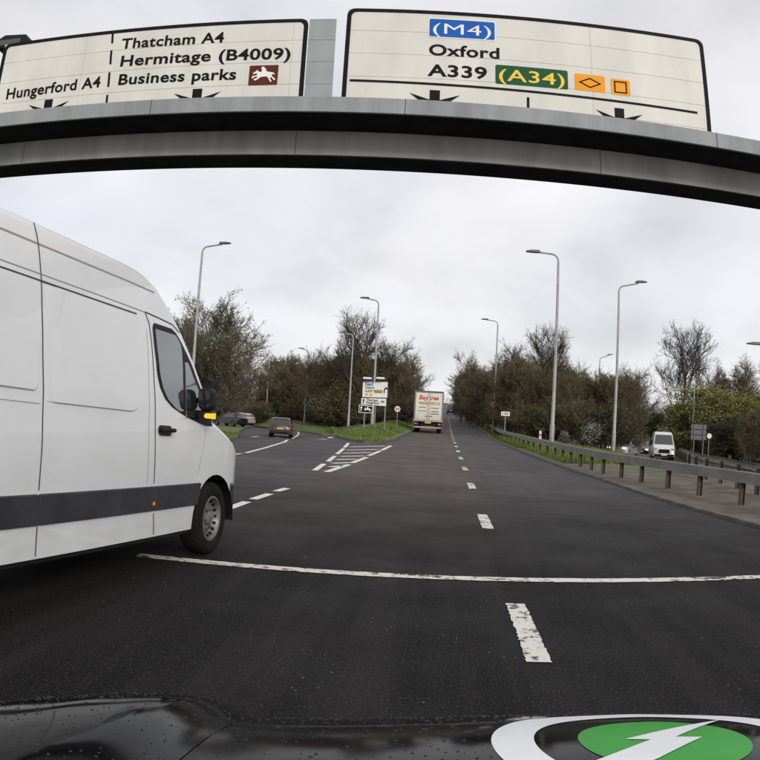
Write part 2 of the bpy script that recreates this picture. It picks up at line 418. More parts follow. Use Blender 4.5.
# ------------------------------------------------------------------ road markings
def ribbon(name, pts, wid, mat='mark2', dz=.006, step=.5):
    """painted line along ground points (x, y)"""
    b_ = MB(); P = []
    for i in range(len(pts)-1):
        a, c = Vector((*pts[i], 0)), Vector((*pts[i+1], 0)); k = max(1, int((c-a).length/step))
        P += [a.lerp(c, j/k) for j in range(k)]
    P.append(Vector((*pts[-1], 0)))
    rows_ = []
    for i, p in enumerate(P):
        d = (P[min(i+1, len(P)-1)]-P[max(0, i-1)]).normalized(); nr = Vector((-d.y, d.x, 0))*wid/2
        ja, jc = (1+random.uniform(-.09, .09), 1+random.uniform(-.09, .09)) if step < .2 else (1, 1)
        rows_.append([(q.x, q.y, T(q.x, q.y)+dz) for q in (p-nr*ja, p, p+nr*jc)])
    b_.grid(rows_)
    return tag(b_.build(name, M[mat]), kind='structure')
def g2(px, py): p = on_ground(px, py); return (p.x, p.y)
a0, a1 = g2(138, 555.5), g2(640, 580)
dx_, dy_ = a1[0]-a0[0], a1[1]-a0[1]
ribbon('stop_line', [a0, (a0[0]+dx_*1.72, a0[1]+dy_*1.62)], .165, 'mark', step=.05)
for k in range(9):
    y0 = 4.42 + 5.67*k
    ribbon('lane_dash', [(.66+.012*k, y0), (.65+.012*k, y0+1.5)], .15, 'mark', step=.04)
for k in range(9, 24):
    y0 = 4.42 + 5.67*k; ribbon('lane_dash', [(.78+.0026*(y0-60), y0), (.78+.0026*(y0-58), y0+1.5)], .12, 'mark2')
for a, c in (((229,508.5), (247,502)), ((253,499.5), (270,494)), ((276,491.5), (287,488.5)), ((314.7,470.5), (324,464)), ((328,461.6), (335,456)), ((337,454.3), (343.7,448.6)), ((344.5,447.6), (348.5,443.2)),
             ((234,454.6), (241,453.8))):
    ribbon('edge_dash', [g2(*a), g2(*c)], .14, 'mark2')
for a, c in (((326.6,472), (349,464.7)), ((352,463), (367,457.4)), ((368.7,455.8), (380.5,451)), ((381.8,450.3), (391,445.9))):
    ribbon('hatch_border', [g2(*a), g2(*c)], .16, 'mark2')
for a, c in (((330,467), (342,466.3)), ((332,463.4), (350,462.8)), ((336,459.8), (357,459.2)), ((340,456.6), (364,456)), ((343,453.4), (371,452.6)), ((346.5,450.2), (378,449.6)), ((350,447), (385,446.2))):
    ribbon('hatch_bar', [g2(*a), g2(*c)], .2, 'mark2')
ribbon('branch_line', [g2(*p) for p in ((246,453), (255,450.6), (265,448), (275,445), (285,442), (292,439), (297,435.8), (299,433.4), (297.5,431.5))], .14, 'mark2')
for a, c in (((312,438.6), (317,438.2)), ((318,436.8), (324,437.6)), ((319,439.6), (327,439.2)), ((326,437), (331,438)), ((275,437.6), (285,437.4)), ((252,437), (258,436.4))):
    ribbon('branch_arrow', [g2(*a), g2(*c)], .3, 'mark2')

# ------------------------------------------------------------------ sign gantry over the road
GS = R(3.0); GT = Vector((math.cos(GS), math.sin(GS), 0)); GN = Vector((-math.sin(GS), math.cos(GS), 0))
DW = 12.19                                    # distance of the beam's front web along GN
def on_plane(px, py, D):                      # pixel -> (along, height) on the upright plane at distance D
    d = ray(px, py); k = D/d.dot(GN); P = CAM+d*k; return P.dot(GT), P.z
def camber(t): return -.0017*t*t
M['conc'] = material('weathered_grey_beam', (.30,.305,.305), (.41,.415,.41), 1.2, .7, bump=.25, stretch=(2.2, 1, .5), detail=8)
M['fascia'] = material('walkway_fascia', (.22,.235,.24), (.31,.325,.33), 1.3, .65, bump=.15, stretch=(2.0, 1, .5), detail=8)
M['beamdark'] = material('underside_shade_and_joints', (.018,.018,.022), (.035,.035,.040), 2, .9, spec=.1)  # shade under walkway and beam painted in as near-black; dark joints share it
M['grating'] = material('walkway_grating', (.05,.052,.055), (.09,.09,.092), 5, .7, .2, bump=.4)
gantry = empty('sign_gantry', (0, 0, 0), GS, 'long grey beam gantry with a walkway spanning the whole road overhead', 'gantry')
def gbox(name, y0, y1, z0, z1, mat, parent=gantry, t0=-13.5, t1=9.6, bevel=.01, n=36):
    b_ = MB(); rows_ = []
    for i in range(n+1):
        t = t0+(t1-t0)*i/n; c = camber(t)
        rows_.append([(t, y0, z0+c), (t, y1, z0+c), (t, y1, z1+c), (t, y0, z1+c), (t, y0, z0+c)])
    b_.grid(rows_)
    for r_ in (rows_[0], rows_[-1]): b_.poly(r_[:4])
    return b_.build(name, mat, parent, fix=True, bevel=bevel)
gbox('box_beam', DW, DW+.62, 5.60, 6.20, M['conc'])
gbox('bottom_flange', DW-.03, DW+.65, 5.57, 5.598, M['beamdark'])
gbox('fascia', DW-.92, DW-.86, 6.02, 6.285, M['fascia'])
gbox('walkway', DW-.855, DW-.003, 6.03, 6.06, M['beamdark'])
gbox('walkway_deck', DW-.855, DW+.66, 6.205, 6.235, M['grating'])
for k in range(0, 9, 2):                       # joint cover plates along the web
    t = -12.2+2.55*k; c = camber(t); b_ = MB(); b_.box((t-.0035, DW-.004, 5.61+c), (t+.0035, DW-.001, 6.02+c)); b_.build('web_joint', M['beamdark'], gantry)
for t in (-11.8, -9.3, -4.3, -.2, 4.9, 7.9):  # fascia joints
    c = camber(t); b_ = MB(); b_.box((t-.004, DW-.925, 6.022+c), (t+.004, DW-.9215, 6.283+c)); b_.build('fascia_joint', M['beamdark'], gantry)
for t in (-13.1, 9.1):
    b_ = MB(); b_.box((t-.28, DW+.05, -1.2), (t+.28, DW+.57, 5.6)); b_.build('column', M['conc'], gantry, bevel=.02)
gbox('cap_rail', DW-.9, DW-.2, 6.29, 6.33, M['fascia'], t0=6.05, t1=9.5, n=6)

M['cream'] = material('cream_sign_face', (.62,.60,.535), (.72,.70,.635), 1.6, .5, bump=.05, detail=8, stretch=(1, 1, .35))
M['signblack'] = material('sign_black', (.006,.006,.0065), (.011,.011,.011), 8, .6, spec=.12)
M['signback'] = material('grey_sign_backing', (.26,.29,.29), (.33,.355,.35), 2, .6)
M['signblue'] = material('sign_blue', (.012,.10,.42), (.016,.12,.46), 3, .5, spec=.12)
M['signgreen'] = material('sign_green', (.012,.085,.032), (.016,.10,.04), 3, .5, spec=.12)
M['signorange'] = material('sign_orange', (.85,.33,.02), (.9,.37,.03), 3, .5, spec=.12)
M['signbrown'] = material('sign_brown', (.10,.022,.016), (.12,.028,.02), 3, .55, spec=.12)
M['signwhite'] = material('sign_white', (.8,.8,.78), (.84,.84,.82), 3, .5, spec=.12)
M['signyellow'] = material('sign_yellow', (.88,.58,.08), (.9,.6,.1), 3, .5, spec=.12)

def text_mesh(s, bold=.012, shear=0):
    cu = bpy.data.curves.new('lettering', 'FONT'); cu.body = s; cu.offset = bold; cu.shear = shear
    cu.resolution_u = 4; cu.size = 1; cu.space_character = 1.06
    o = bpy.data.objects.new('tmp', cu); col.objects.link(o)
    bpy.context.view_layer.update()
    me = bpy.data.meshes.new_from_object(o.evaluated_get(bpy.context.evaluated_depsgraph_get()))
    bpy.data.objects.remove(o); bpy.data.curves.remove(cu)
    return me
CAPH = None
def lettering(s, mat, parent, to3, p0, p1, hgt, off, bold=.012, shear=0, desc=False):
    """flat letters from baseline start p0 to baseline end p1 (2D), capital height hgt; to3(u, v, d) -> local point"""
    global CAPH
    me = text_mesh(s, bold, shear); xs_ = [v.co.x for v in me.vertices]
    if CAPH is None:
        h_ = text_mesh('H', .0); CAPH = max(v.co.y for v in h_.vertices); bpy.data.meshes.remove(h_)
    x0, x1 = min(xs_), max(xs_)
    U = Vector((p1[0]-p0[0], p1[1]-p0[1])); V = Vector((-U.y, U.x)).normalized()
    for v in me.vertices:
        q = Vector(p0) + U*((v.co.x-x0)/(x1-x0)) + V*(v.co.y/CAPH*hgt)
        v.co = to3(q.x, q.y, off)
    me.materials.clear(); me.materials.append(mat); me.name = 'lettering'
    words_ = s.split(' ')
    if len(words_) == 1: return link('lettering', me, parent)
    # one piece per word: cut at the widest gaps between letters
    U2 = U.length; f0 = to3(*p0, off)
    pos_ = [(v.co-f0).dot((to3(*p1, off)-f0).normalized()) for v in me.vertices]
    so_ = sorted(pos_); gaps = sorted(((so_[i+1]-so_[i], (so_[i+1]+so_[i])/2) for i in range(len(so_)-1)), reverse=True)[:len(words_)-1]
    cuts = sorted(g[1] for g in gaps); out_ = []
    for k in range(len(words_)):
        a_ = cuts[k-1] if k else -1e9; c_ = cuts[k] if k < len(cuts) else 1e9
        keep = [i for i, q_ in enumerate(pos_) if a_ <= q_ < c_]; idx = {i: j for j, i in enumerate(keep)}
        m2 = bpy.data.meshes.new('lettering'); m2.from_pydata([tuple(me.vertices[i].co) for i in keep], [], [[idx[i] for i in pl_.vertices] for pl_ in me.polygons if all(i in idx for i in pl_.vertices)])
        m2.materials.append(mat); out_.append(link('lettering', m2, parent))
    bpy.data.meshes.remove(me)
    return out_[0]
def rr(x0, y0, x1, y1, r_, n=5):              # rounded rectangle outline
    P = []
    for cx, cy, a0_ in ((x1-r_, y1-r_, 0), (x0+r_, y1-r_, 90), (x0+r_, y0+r_, 180), (x1-r_, y0+r_, 270)):
        for k in range(n+1):
            a = R(a0_+90*k/n); P.append((cx+r_*math.cos(a), cy+r_*math.sin(a)))
    return P
def outline_frame(name, outer, inner, mat, parent, to3, d0, d1):
    b_ = MB(); n = len(outer)
    b_.v += [tuple(to3(*p, d1)) for p in outer] + [tuple(to3(*p, d1)) for p in inner] + [tuple(to3(*p, d0)) for p in outer] + [tuple(to3(*p, d0)) for p in inner]
    for i in range(n):
        j = (i+1) % n
        b_.face([i, j, n+j, n+i]); b_.face([2*n+i, 2*n+j, j, i]); b_.face([n+i, n+j, 3*n+j, 3*n+i])
    return b_.build(name, mat, parent, fix=True)

DS = DW-.15
class Board:
    """a sign board of planks on the gantry; local x along, y away, z up; tilt about the origin of the board"""
    def __init__(s, name, label, px0, tilt):
        t, z = on_plane(*px0, DS); s.t0, s.z0, s.tilt = t, z, tilt
        P = GT*t + GN*DS; P.z = 6.24+camber(t)
        s.dz = z - P.z
        s.o = empty(name, P, 0, label, 'road sign', 'signs on the gantry', rot=(0, -tilt, GS))
    def uv(s, px, py):
        t, z = on_plane(px, py, DS); t -= s.t0; z -= s.z0; c, n = math.cos(s.tilt), math.sin(s.tilt)
        return (t*c+z*n, -t*n+z*c)
    def to3(s, u, v, d): return Vector((u, -d, v+s.dz))
    def planks(s, u0, u1, vtop, vbot, h, splits, mat, name='plank'):
        v = vtop
        while v > vbot+.02:
            v2 = max(vbot, v-h)
            us = [u0]+splits+[u1]
            for a, c in zip(us[:-1], us[1:]):
                b_ = MB(); b_.box(tuple(s.to3(a+.002, v2+.003, 0)), tuple(s.to3(c-.002, v-.003, .028)))
                b_.build(name, mat, s.o, fix=True)
            v = v2
    def plate(s, name, pts, mat, d0=.029, d1=.034):
        b_ = MB(); b_.prism(pts, s.to3, d0, d1); return b_.build(name, mat, s.o, fix=True)
    def text(s, txt, mat, p0, p1, hgt, off=.0325, bold=.012): return lettering(txt, mat, s.o, s.to3, s.uv(*p0), s.uv(*p1), hgt, off, bold)
    def arrow(s, px, py, wpx=45):
        u, v = s.uv(px, py); b_ = MB()
        a, h = .42, .26                        # head half-width and height
        P = [(u-.085, v+.02), (u+.085, v+.02), (u+.085, v-.16), (u+a, v-.05), (u+.11, v-.30), (u, v-.40), (u-.11, v-.30), (u-a, v-.05), (u-.085, v-.16)]
        b_.prism(P, s.to3, .029, .034); return b_.build('lane_arrow', M['signblack'], s.o, fix=True)
    def quadbox(s, name, c, mat, r_=.03):
        q = [s.uv(*p) for p in c]; x0 = (q[0][0]+q[3][0])/2; x1 = (q[1][0]+q[2][0])/2; y1 = (q[0][1]+q[1][1])/2; y0 = (q[2][1]+q[3][1])/2
        s.plate(name, rr(x0, y0, x1, y1, r_), mat, .029, .033); return x0, y0, x1, y1

# right-hand board
rb_ = Board('overhead_sign', 'cream overhead sign reading (M4) Oxford A339 (A34) with black border', (342, 97), R(.5))
uR, _ = rb_.uv(707, 90); _, vT = rb_.uv(400, 10.5)
rb_.planks(0, uR, vT, -rb_.dz+.06, .452, [rb_.uv(591, 60)[0]], M['cream'])
outline_frame('border', rr(-.005, -rb_.dz+.05, uR+.005, vT+.005, .14), rr(.07, -rb_.dz+.12, uR-.07, vT-.065, .1), M['signblack'], rb_.o, rb_.to3, .001, .036)
x0, y0, x1, y1 = rb_.quadbox('blue_panel', ((429.3,19.5), (495.5,23), (494.5,41.3), (429,37.5)), M['signblue'])
outline_frame('panel_rim', rr(x0-.012, y0-.012, x1+.012, y1+.012, .035), rr(x0+.006, y0+.006, x1-.006, y1-.006, .028), M['signwhite'], rb_.o, rb_.to3, .029, .0345)
lettering('(M4)', M['signwhite'], rb_.o, rb_.to3, (x0+.07, y0+.075), (x1-.07, y0+.075), .205, .036, .0)
rb_.text('Oxford', M['signblack'], (429, 55.5), (499.5, 59.5), .205, bold=.026)
rb_.text('A339', M['signblack'], (427.5, 76.3), (487, 79.6), .215, bold=.026)
x0, y0, x1, y1 = rb_.quadbox('green_panel', ((495.8,64.5), (568,72.5), (567.5,90.8), (495,83.8)), M['signgreen'])
lettering('(A34)', M['signyellow'], rb_.o, rb_.to3, (x0+.06, y0+.07), (x1-.06, y0+.07), .215, .036, .010)
x0, y0, x1, y1 = rb_.quadbox('orange_panel', ((575,74), (605,77.3), (604.5,93.4), (574,90.6)), M['signorange'])
cx, cy = (x0+x1)/2, (y0+y1)/2; a, h = .205, .10
outline_frame('diamond_symbol', [(cx-a, cy), (cx, cy-h), (cx+a, cy), (cx, cy+h)], [(cx-a+.05, cy), (cx, cy-h+.026), (cx+a-.05, cy), (cx, cy+h-.026)], M['signblack'], rb_.o, rb_.to3, .033, .037)
x0, y0, x1, y1 = rb_.quadbox('orange_panel', ((611,79.6), (630,81), (629.4,96.7), (610.3,95.3)), M['signorange'])
cx, cy = (x0+x1)/2, (y0+y1)/2; a = .115
outline_frame('square_symbol', [(cx-a, cy-a), (cx+a, cy-a), (cx+a, cy+a), (cx-a, cy+a)], [(cx-a+.024, cy-a+.024), (cx+a-.024, cy-a+.024), (cx+a-.024, cy+a-.024), (cx-a+.024, cy+a-.024)], M['signblack'], rb_.o, rb_.to3, .033, .037)
p, q = rb_.uv(350, 81), rb_.uv(697, 113.5)
rb_.plate('rule', [(p[0], p[1]-.022), (q[0], q[1]-.022), (q[0], q[1]+.022), (p[0], p[1]+.022)], M['signblack'])
rb_.arrow(435, 92); rb_.arrow(619, 110)
p = rb_.uv(528, 98); rb_.plate('divider', [(p[0]-.022, p[1]-.4), (p[0]+.022, p[1]-.4), (p[0]+.022, p[1]), (p[0]-.022, p[1])], M['signblack'])
# left-hand board
lb = Board('overhead_sign', 'cream overhead sign reading Hungerford A4 and Thatcham A4 with galloping horse symbol', (303, 96), R(1.35))
_, vT = lb.uv(250, 21.5); uL, _ = lb.uv(-1, 80)
lb.planks(uL, 0, vT, -lb.dz-.1, .432, [lb.uv(85, 60)[0], lb.uv(292, 60)[0]-.0], M['cream'])
lb.planks(.03, .50, vT, -lb.dz+.06, .432, [], M['signback'], 'backing_plank')
outline_frame('border', rr(uL-.005, -lb.dz-.11, .012, vT+.005, .13), rr(uL+.07, -lb.dz-.03, -.06, vT-.065, .09), M['signblack'], lb.o, lb.to3, .001, .036)
lb.text('Thatcham A4', M['signblack'], (121.8, 49.5), (224.5, 43), .205, bold=.026)
lb.text('Hermitage (B4009)', M['signblack'], (121, 67), (291, 59.6), .21, bold=.026)
lb.text('Business parks', M['signblack'], (119, 85.5), (236.7, 80), .205, bold=.026)
lb.text('Hungerford A4', M['signblack'], (7, 99.8), (101, 87.5), .21, bold=.026)
for p0, p1 in (((113.8,34), (113.2,44)), ((112.4,51), (111.4,65)), ((110.6,73), (109.3,87.5)), ((108.4,95.5), (107,110))):
    p, q = lb.uv(*p0), lb.uv(*p1); lb.plate('divider', [(q[0]-.02, q[1]), (q[0]+.02, q[1]), (p[0]+.02, p[1]), (p[0]-.02, p[1])], M['signblack'])
x0, y0, x1, y1 = lb.quadbox('brown_panel', ((250.2,66), (279,66.2), (278.2,86), (249.6,85.8)), M['signbrown'], .015)
def horse():
    pts = [(.10,.60),(.16,.66),(.23,.72),(.27,.79),(.30,.72),(.36,.66),(.42,.68),(.44,.80),(.40,.84),(.42,.93),(.50,.95),(.53,.87),(.57,.84),(.60,.70),(.70,.66),(.78,.64),(.86,.62),(.93,.52),(.89,.53),(.83,.55),(.80,.46),(.86,.38),(.94,.30),(.92,.22),(.87,.24),(.84,.33),(.74,.40),(.76,.30),(.82,.16),(.77,.13),(.70,.30),(.64,.42),(.50,.42),(.40,.40),(.34,.32),(.22,.22),(.16,.26),(.18,.31),(.27,.36),(.30,.44),(.18,.42),(.12,.33),(.08,.37),(.12,.47),(.26,.50),(.28,.57),(.22,.60),(.16,.57)]
    return pts
hb = MB(); W_, H_ = x1-x0, y1-y0
hb.prism([(x0+W_*(.02+.96*u), y0+H_*(.02+.96*v)) for u, v in horse()], lb.to3, .033, .037)
hb.build('horse_and_rider_symbol', M['signwhite'], lb.o, fix=True)
lb.arrow(50, 101); lb.arrow(198.5, 90.5)
# lantern box standing behind the far left corner of the left board
p = on_plane(13, 43, DW+.1); P = GT*p[0]+GN*(DW+.2); P.z = 6.24
lamp = empty('camera_housing', P, GS, 'dark hooded camera housing above left end of Hungerford sign', 'camera')
b_ = MB(); hz = p[1]-6.24
b_.prism([(-.34,-.16), (.40,-.16), (.40,-.02), (.30,.09), (-.20,.13), (-.34,.05)], lambda u, v, d: (u, d, v+hz+.05), -.16, .16); b_.build('hood', M['black'], lamp, bevel=.015)
b_ = MB(); b_.tube([(0, 0, 0), (0, 0, hz-.1)], .045, 10); b_.build('stalk', M['galv'], lamp)
b_ = MB(); b_.box((-.30,-.17,hz-.06), (.2,-.161,hz+.06)); b_.build('front_glass', M['glass'], lamp)

# ------------------------------------------------------------------ the white panel van cutting in from the left
M['vanwhite'] = material('van_white_paint', (.68,.69,.695), (.74,.75,.755), 1.1, .32, spec=.5, coat=.6, detail=6, rough2=.36)
M['vangrey'] = material('van_grey_moulding', (.028,.029,.032), (.045,.046,.05), 3, .6, spec=.25)
M['seam'] = material('panel_gap', (.05,.05,.05), None, rough=.8)
M['seam2'] = material('shallow_crease', (.30,.30,.30), None, rough=.7)
M['amber'] = material('amber_lens', (.75,.22,.01), (.85,.28,.02), 20, .2, spec=.8)
M['amberlit'] = emit('lit_amber_indicator', (.95, .50, .02), .55)
def grime(m_, z0_, z1_, c_, amt):
    t = m_.node_tree; b = t.nodes['Principled BSDF']; src = b.inputs['Base Color'].links[0].from_socket; N = t.nodes.new; L = t.links.new
    tc_ = N('ShaderNodeTexCoord'); sx = N('ShaderNodeSeparateXYZ'); L(tc_.outputs['Object'], sx.inputs[0])
    mp = N('ShaderNodeMapping'); mp.inputs['Scale'].default_value = (1.6, 1.6, 5); L(tc_.outputs['Object'], mp.inputs[0])
    n_ = N('ShaderNodeTexNoise'); n_.inputs['Scale'].default_value = 2.2; n_.inputs['Detail'].default_value = 8; n_.inputs['Roughness'].default_value = .65; L(mp.outputs[0], n_.inputs['Vector'])
    a = N('ShaderNodeMapRange'); L(sx.outputs[2], a.inputs[0])
    for i, v in ((1, z1_), (2, z0_), (3, 0.), (4, 1.)): a.inputs[i].default_value = v
    r_ = N('ShaderNodeMapRange'); L(n_.outputs[0], r_.inputs[0])
    for i, v in ((1, .35), (2, .68), (3, .15), (4, 1.)): r_.inputs[i].default_value = v
    mu = N('ShaderNodeMath'); mu.operation = 'MULTIPLY'; L(a.outputs[0], mu.inputs[0]); L(r_.outputs[0], mu.inputs[1])
    m2 = N('ShaderNodeMath'); m2.operation = 'MULTIPLY'; L(mu.outputs[0], m2.inputs[0]); m2.inputs[1].default_value = amt
    mx_ = N('ShaderNodeMix'); mx_.data_type = 'RGBA'; L(m2.outputs[0], mx_.inputs[0]); L(src, mx_.inputs[6]); mx_.inputs[7].default_value = (*c_, 1)
    L(mx_.outputs[2], b.inputs['Base Color'])
grime(M['vanwhite'], .3, 1.2, (.26,.24,.205), .26)
VD, VP = R(7), R(2.0)
van = empty('panel_van', (-2.08, 7.03, 0), R(90)-VD, 'large white high-roof panel van with grey side moulding cutting in at left', 'van')
PZ = [.2, .95, 1.35, 1.7, 2.0, 2.2, 2.33, 2.40]; PI_ = [0, 0, .02, .06, .11, .15, .185, .215]
def inset(z): return lerp(z, PZ, PI_)
cP, sP = math.cos(VP), math.sin(VP)
def vb(x_, y_, z_): return (x_*cP+z_*sP, y_, -x_*sP+z_*cP)    # body pitched a little nose-down
EX = [-5.0, -1.62, -1.45, -1.33, -1.17, -1.09, -.93, -.76, -.53, -.33, -.22, -.14, .0, .16, .4, .6, .75, .88, .96, 1.0]
EZ = [2.41, 2.41, 2.40, 2.375, 2.325, 2.265, 2.155, 2.01, 1.77, 1.54, 1.40, 1.27, 1.225, 1.17, 1.08, 1.0, .92, .80, .68, .58]
def edge_z(x_): return lerp(x_, EX, EZ)
def crown(x_): return lerp(x_, [-5, -1.5, -1.2, -.2, -.1, .6, 1.0], [.115, .115, .10, .07, .05, .05, .02])
def nose_in(x_): return lerp(x_, [.25, .42, .55, .66, .76, .85, .93, .98, 1.0], [0, .012, .045, .10, .19, .32, .50, .70, .85])
def bottom(x_):
    if -.52 < x_ < .46: return .29+.47*math.sqrt(max(0, 1-((x_+.03)/.49)**2))
    return .29 if x_ < 0 else .27
st = span(-4.9, -1.7, 16) + span(-1.62, -.58, 20) + span(-.55, .5, 42) + [.55, .6, .66, .71, .76, .81, .85, .89, .93, .96, .98, 1.0]
body, bump_, screen = MB(), MB(), MB()
secs = []
NWALL = 26
for x_ in st:
    e_, zb_, ni = edge_z(x_), bottom(x_), nose_in(x_)
    P = []
    zt = max(zb_+.02, e_-.05)
    for k in range(NWALL+1):
        z_ = zb_+(zt-zb_)*k/NWALL; P.append((x_, ni+inset(z_), z_))
    y0_ = ni+inset(zt); c_ = crown(x_)
    for a, f in ((.012, .028), (.035, .045), (.075, .056)): P.append((x_, y0_+a, zt+f))
    ys0 = y0_+.075
    for k in range(1, 9):
        u = k/8; y_ = ys0+(1.0-ys0)*u; P.append((x_, y_, zt+.056+c_*(1-(1-u)**2.2)))
    P += [(x_, 2.0-p[1], p[2]) for p in P[-2::-1]]
    secs.append(P)
n = len(secs[0])
def cls(x_, z_, j):
    if x_ > .36 and z_ < .66: return bump_
    wall = j < NWALL+2 or j >= n-NWALL-3
    if -1.08 < x_ < -.17 and not wall: return screen
    return body
for i in range(len(st)-1):
    for j in range(n-1):
        q = (secs[i][j], secs[i][j+1], secs[i+1][j+1], secs[i+1][j])
        xm = sum(p[0] for p in q)/4; zm = sum(p[2] for p in q)/4
        cls(xm, zm, j).poly([vb(*p) for p in q])
body.poly([vb(*p) for p in secs[0]])
bump_.poly([vb(*p) for p in secs[-1]])
body.build('body', M['vanwhite'], van, smooth=True, fix=True, sharp=40)
bump_.build('front_bumper', M['vangrey'], van, smooth=True, fix=True, sharp=40)
screen.build('windscreen', M['glass'], van, smooth=True, fix=True, sharp=40)
def overlay(name, zs_, xl, xr, off, mat, parent=van, ch=.012, chl=None):
    """a pressed or fitted panel lying on the side of the van, standing off by `off`"""
    b_ = MB(); rows_ = []
    N = 14
    for i, z_ in enumerate(zs_):
        a, c = xl(z_), xr(z_)
        top = i in (0, len(zs_)-1)
        row = [vb(a-(ch if chl is None else chl)*0-(0 if chl else ch), inset(z_)+.002, z_)]
        for k in range(N+1):
            row.append(vb(a+(chl or 0)*(1-k/N)+(c-a)*k/N, inset(z_)-off, z_))
        row.append(vb(c+ch, inset(z_)+.002, z_)); rows_.append(row)
    first = [(p[0], p[1]+off+.002, p[2]-(ch)) for p in rows_[0]]; last = [(p[0], p[1]+off+.002, p[2]+ch) for p in rows_[-1]]
    b_.grid([first]+rows_+[last])
    return b_.build(name, mat, parent, smooth=True, fix=False, sharp=25)
def strip(name, pts, wid, mat, off=.0035, parent=van):
    """a thin joint running over the van side through (x, z) points"""
    b_ = MB(); rows_ = []; P = []
    for (x0_, z0_), (x1_, z1_) in zip(pts[:-1], pts[1:]):
        k = max(1, int(math.hypot(x1_-x0_, z1_-z0_)/.06)); P += [Vector((x0_+(x1_-x0_)*j/k, z0_+(z1_-z0_)*j/k)) for j in range(k)]
    P.append(Vector(pts[-1]))
    for i, p in enumerate(P):
        d = (P[min(i+1, len(P)-1)]-P[max(0, i-1)]).normalized(); nr = Vector((-d.y, d.x))*wid/2
        rows_.append([vb(q.x, inset(q.y)-off, q.y) for q in (p-nr, p+nr)])
    b_.grid(rows_); return b_.build(name, mat, parent)
# pressed side panels, with rounded corner
z1s = [1.275, 1.285, 1.31, 1.35] + span(1.42, 1.93, 9) + [1.965, 1.99, 2.005]
def xr1(z_): return lerp(z_, [1.275, 1.285, 1.31, 1.36, 1.45, 1.8, 1.97, 2.01], [-1.70, -1.64, -1.585, -1.555, -1.545, -1.525, -1.54, -1.56])
overlay('side_panel', z1s, lambda z_: -2.81, xr1, .014, M['vanwhite'], chl=.16)
z0s = [1.335, 1.345, 1.37] + span(1.42, 1.93, 9) + [1.965, 1.99, 2.005]
overlay('side_panel', z0s, lambda z_: -4.2, lambda z_: lerp(z_, [1.335, 1.36, 1.4, 2.01], [-2.93, -2.90, -2.885, -2.865]), .014, M['vanwhite'])
strip('panel_crease', [(-4.6, 1.265), (-2.85, 1.265)], .018, M['vanwhite'], .008)
strip('panel_joint', [(-2.885, 2.40), (-2.86, 2.25), (-2.84, 2.03), (-2.83, 1.59), (-2.82, 1.34), (-2.815, 1.03), (-2.83, .72)], .011, M['seam'])
strip('panel_joint', [(-2.835, .5), (-2.85, .30)], .011, M['seam'])
strip('roof_joint', [(-4.7, 2.262), (-2.2, 2.262), (-1.6, 2.262), (-1.22, 2.255)], .012, M['seam2'])
strip('gutter_joint', [(-4.7, 2.068), (-2.1, 2.066), (-1.42, 2.06)], .007, M['seam2'])
strip('gutter_joint', [(-4.7, 2.022), (-2.1, 2.022), (-1.56, 2.022)], .012, M['seam'])
strip('door_joint', [(-1.42, 2.062), (-1.36, 1.98), (-1.335, 1.85), (-1.30, 1.4), (-1.285, 1.1), (-1.27, .72)], .012, M['seam'])
strip('door_joint', [(-1.255, .48), (-1.24, .30)], .012, M['seam'])
strip('pillar_joint', [(-1.405, 1.92), (-1.395, 1.3), (-1.385, .72)], .005, M['seam2'])
strip('door_joint', [(-1.42, 2.062), (-1.15, 2.05), (-.93, 2.035), (-.80, 1.985)], .010, M['seam'])
strip('wing_joint', [(-.30, 1.19), (-.36, .98), (-.44, .78)], .004, M['seam2'])
# window: black surround, then the glass panes
wz = [1.212, 1.225, 1.245, 1.27, 1.30, 1.34, 1.40, 1.48] + span(1.56, 1.90, 6) + [1.94, 1.97, 1.995]
def wl(z_): return lerp(z_, [1.21, 1.225, 1.27, 1.33, 1.41, 1.5, 1.59, 1.8, 1.95, 1.98, 2.0], [-.30, -.42, -.70, -.97, -1.14, -1.215, -1.25, -1.285, -1.30, -1.29, -1.26])
def wr(z_): return lerp(z_, [1.21, 1.30, 1.40, 1.52, 1.63, 1.74, 1.85, 1.92, 1.97, 2.0], [-.17, -.20, -.29, -.40, -.51, -.60, -.72, -.80, -.88, -.97])
overlay('window_surround', wz, wl, wr, .006, M['black'], ch=.004)
gz = [1.315, 1.34, 1.40, 1.48] + span(1.56, 1.88, 6) + [1.92, 1.95]
M['vanglass'] = material('van_door_glass', (.02,.028,.026), None, rough=.03, spec=1.0, coat=1.0)
M['vanglass'].node_tree.nodes['Principled BSDF'].inputs['IOR'].default_value = 1.9
overlay('window_pane', gz, lambda z_: wl(z_)+.035, lambda z_: min(-.79, wr(z_)-.05), .010, M['vanglass'], ch=.003)
overlay('window_pane', [1.27, 1.30, 1.40, 1.48, 1.56, 1.63, 1.70, 1.74], lambda z_: -.735, lambda z_: max(-.73, wr(z_)-.075), .010, M['vanglass'], ch=.003)
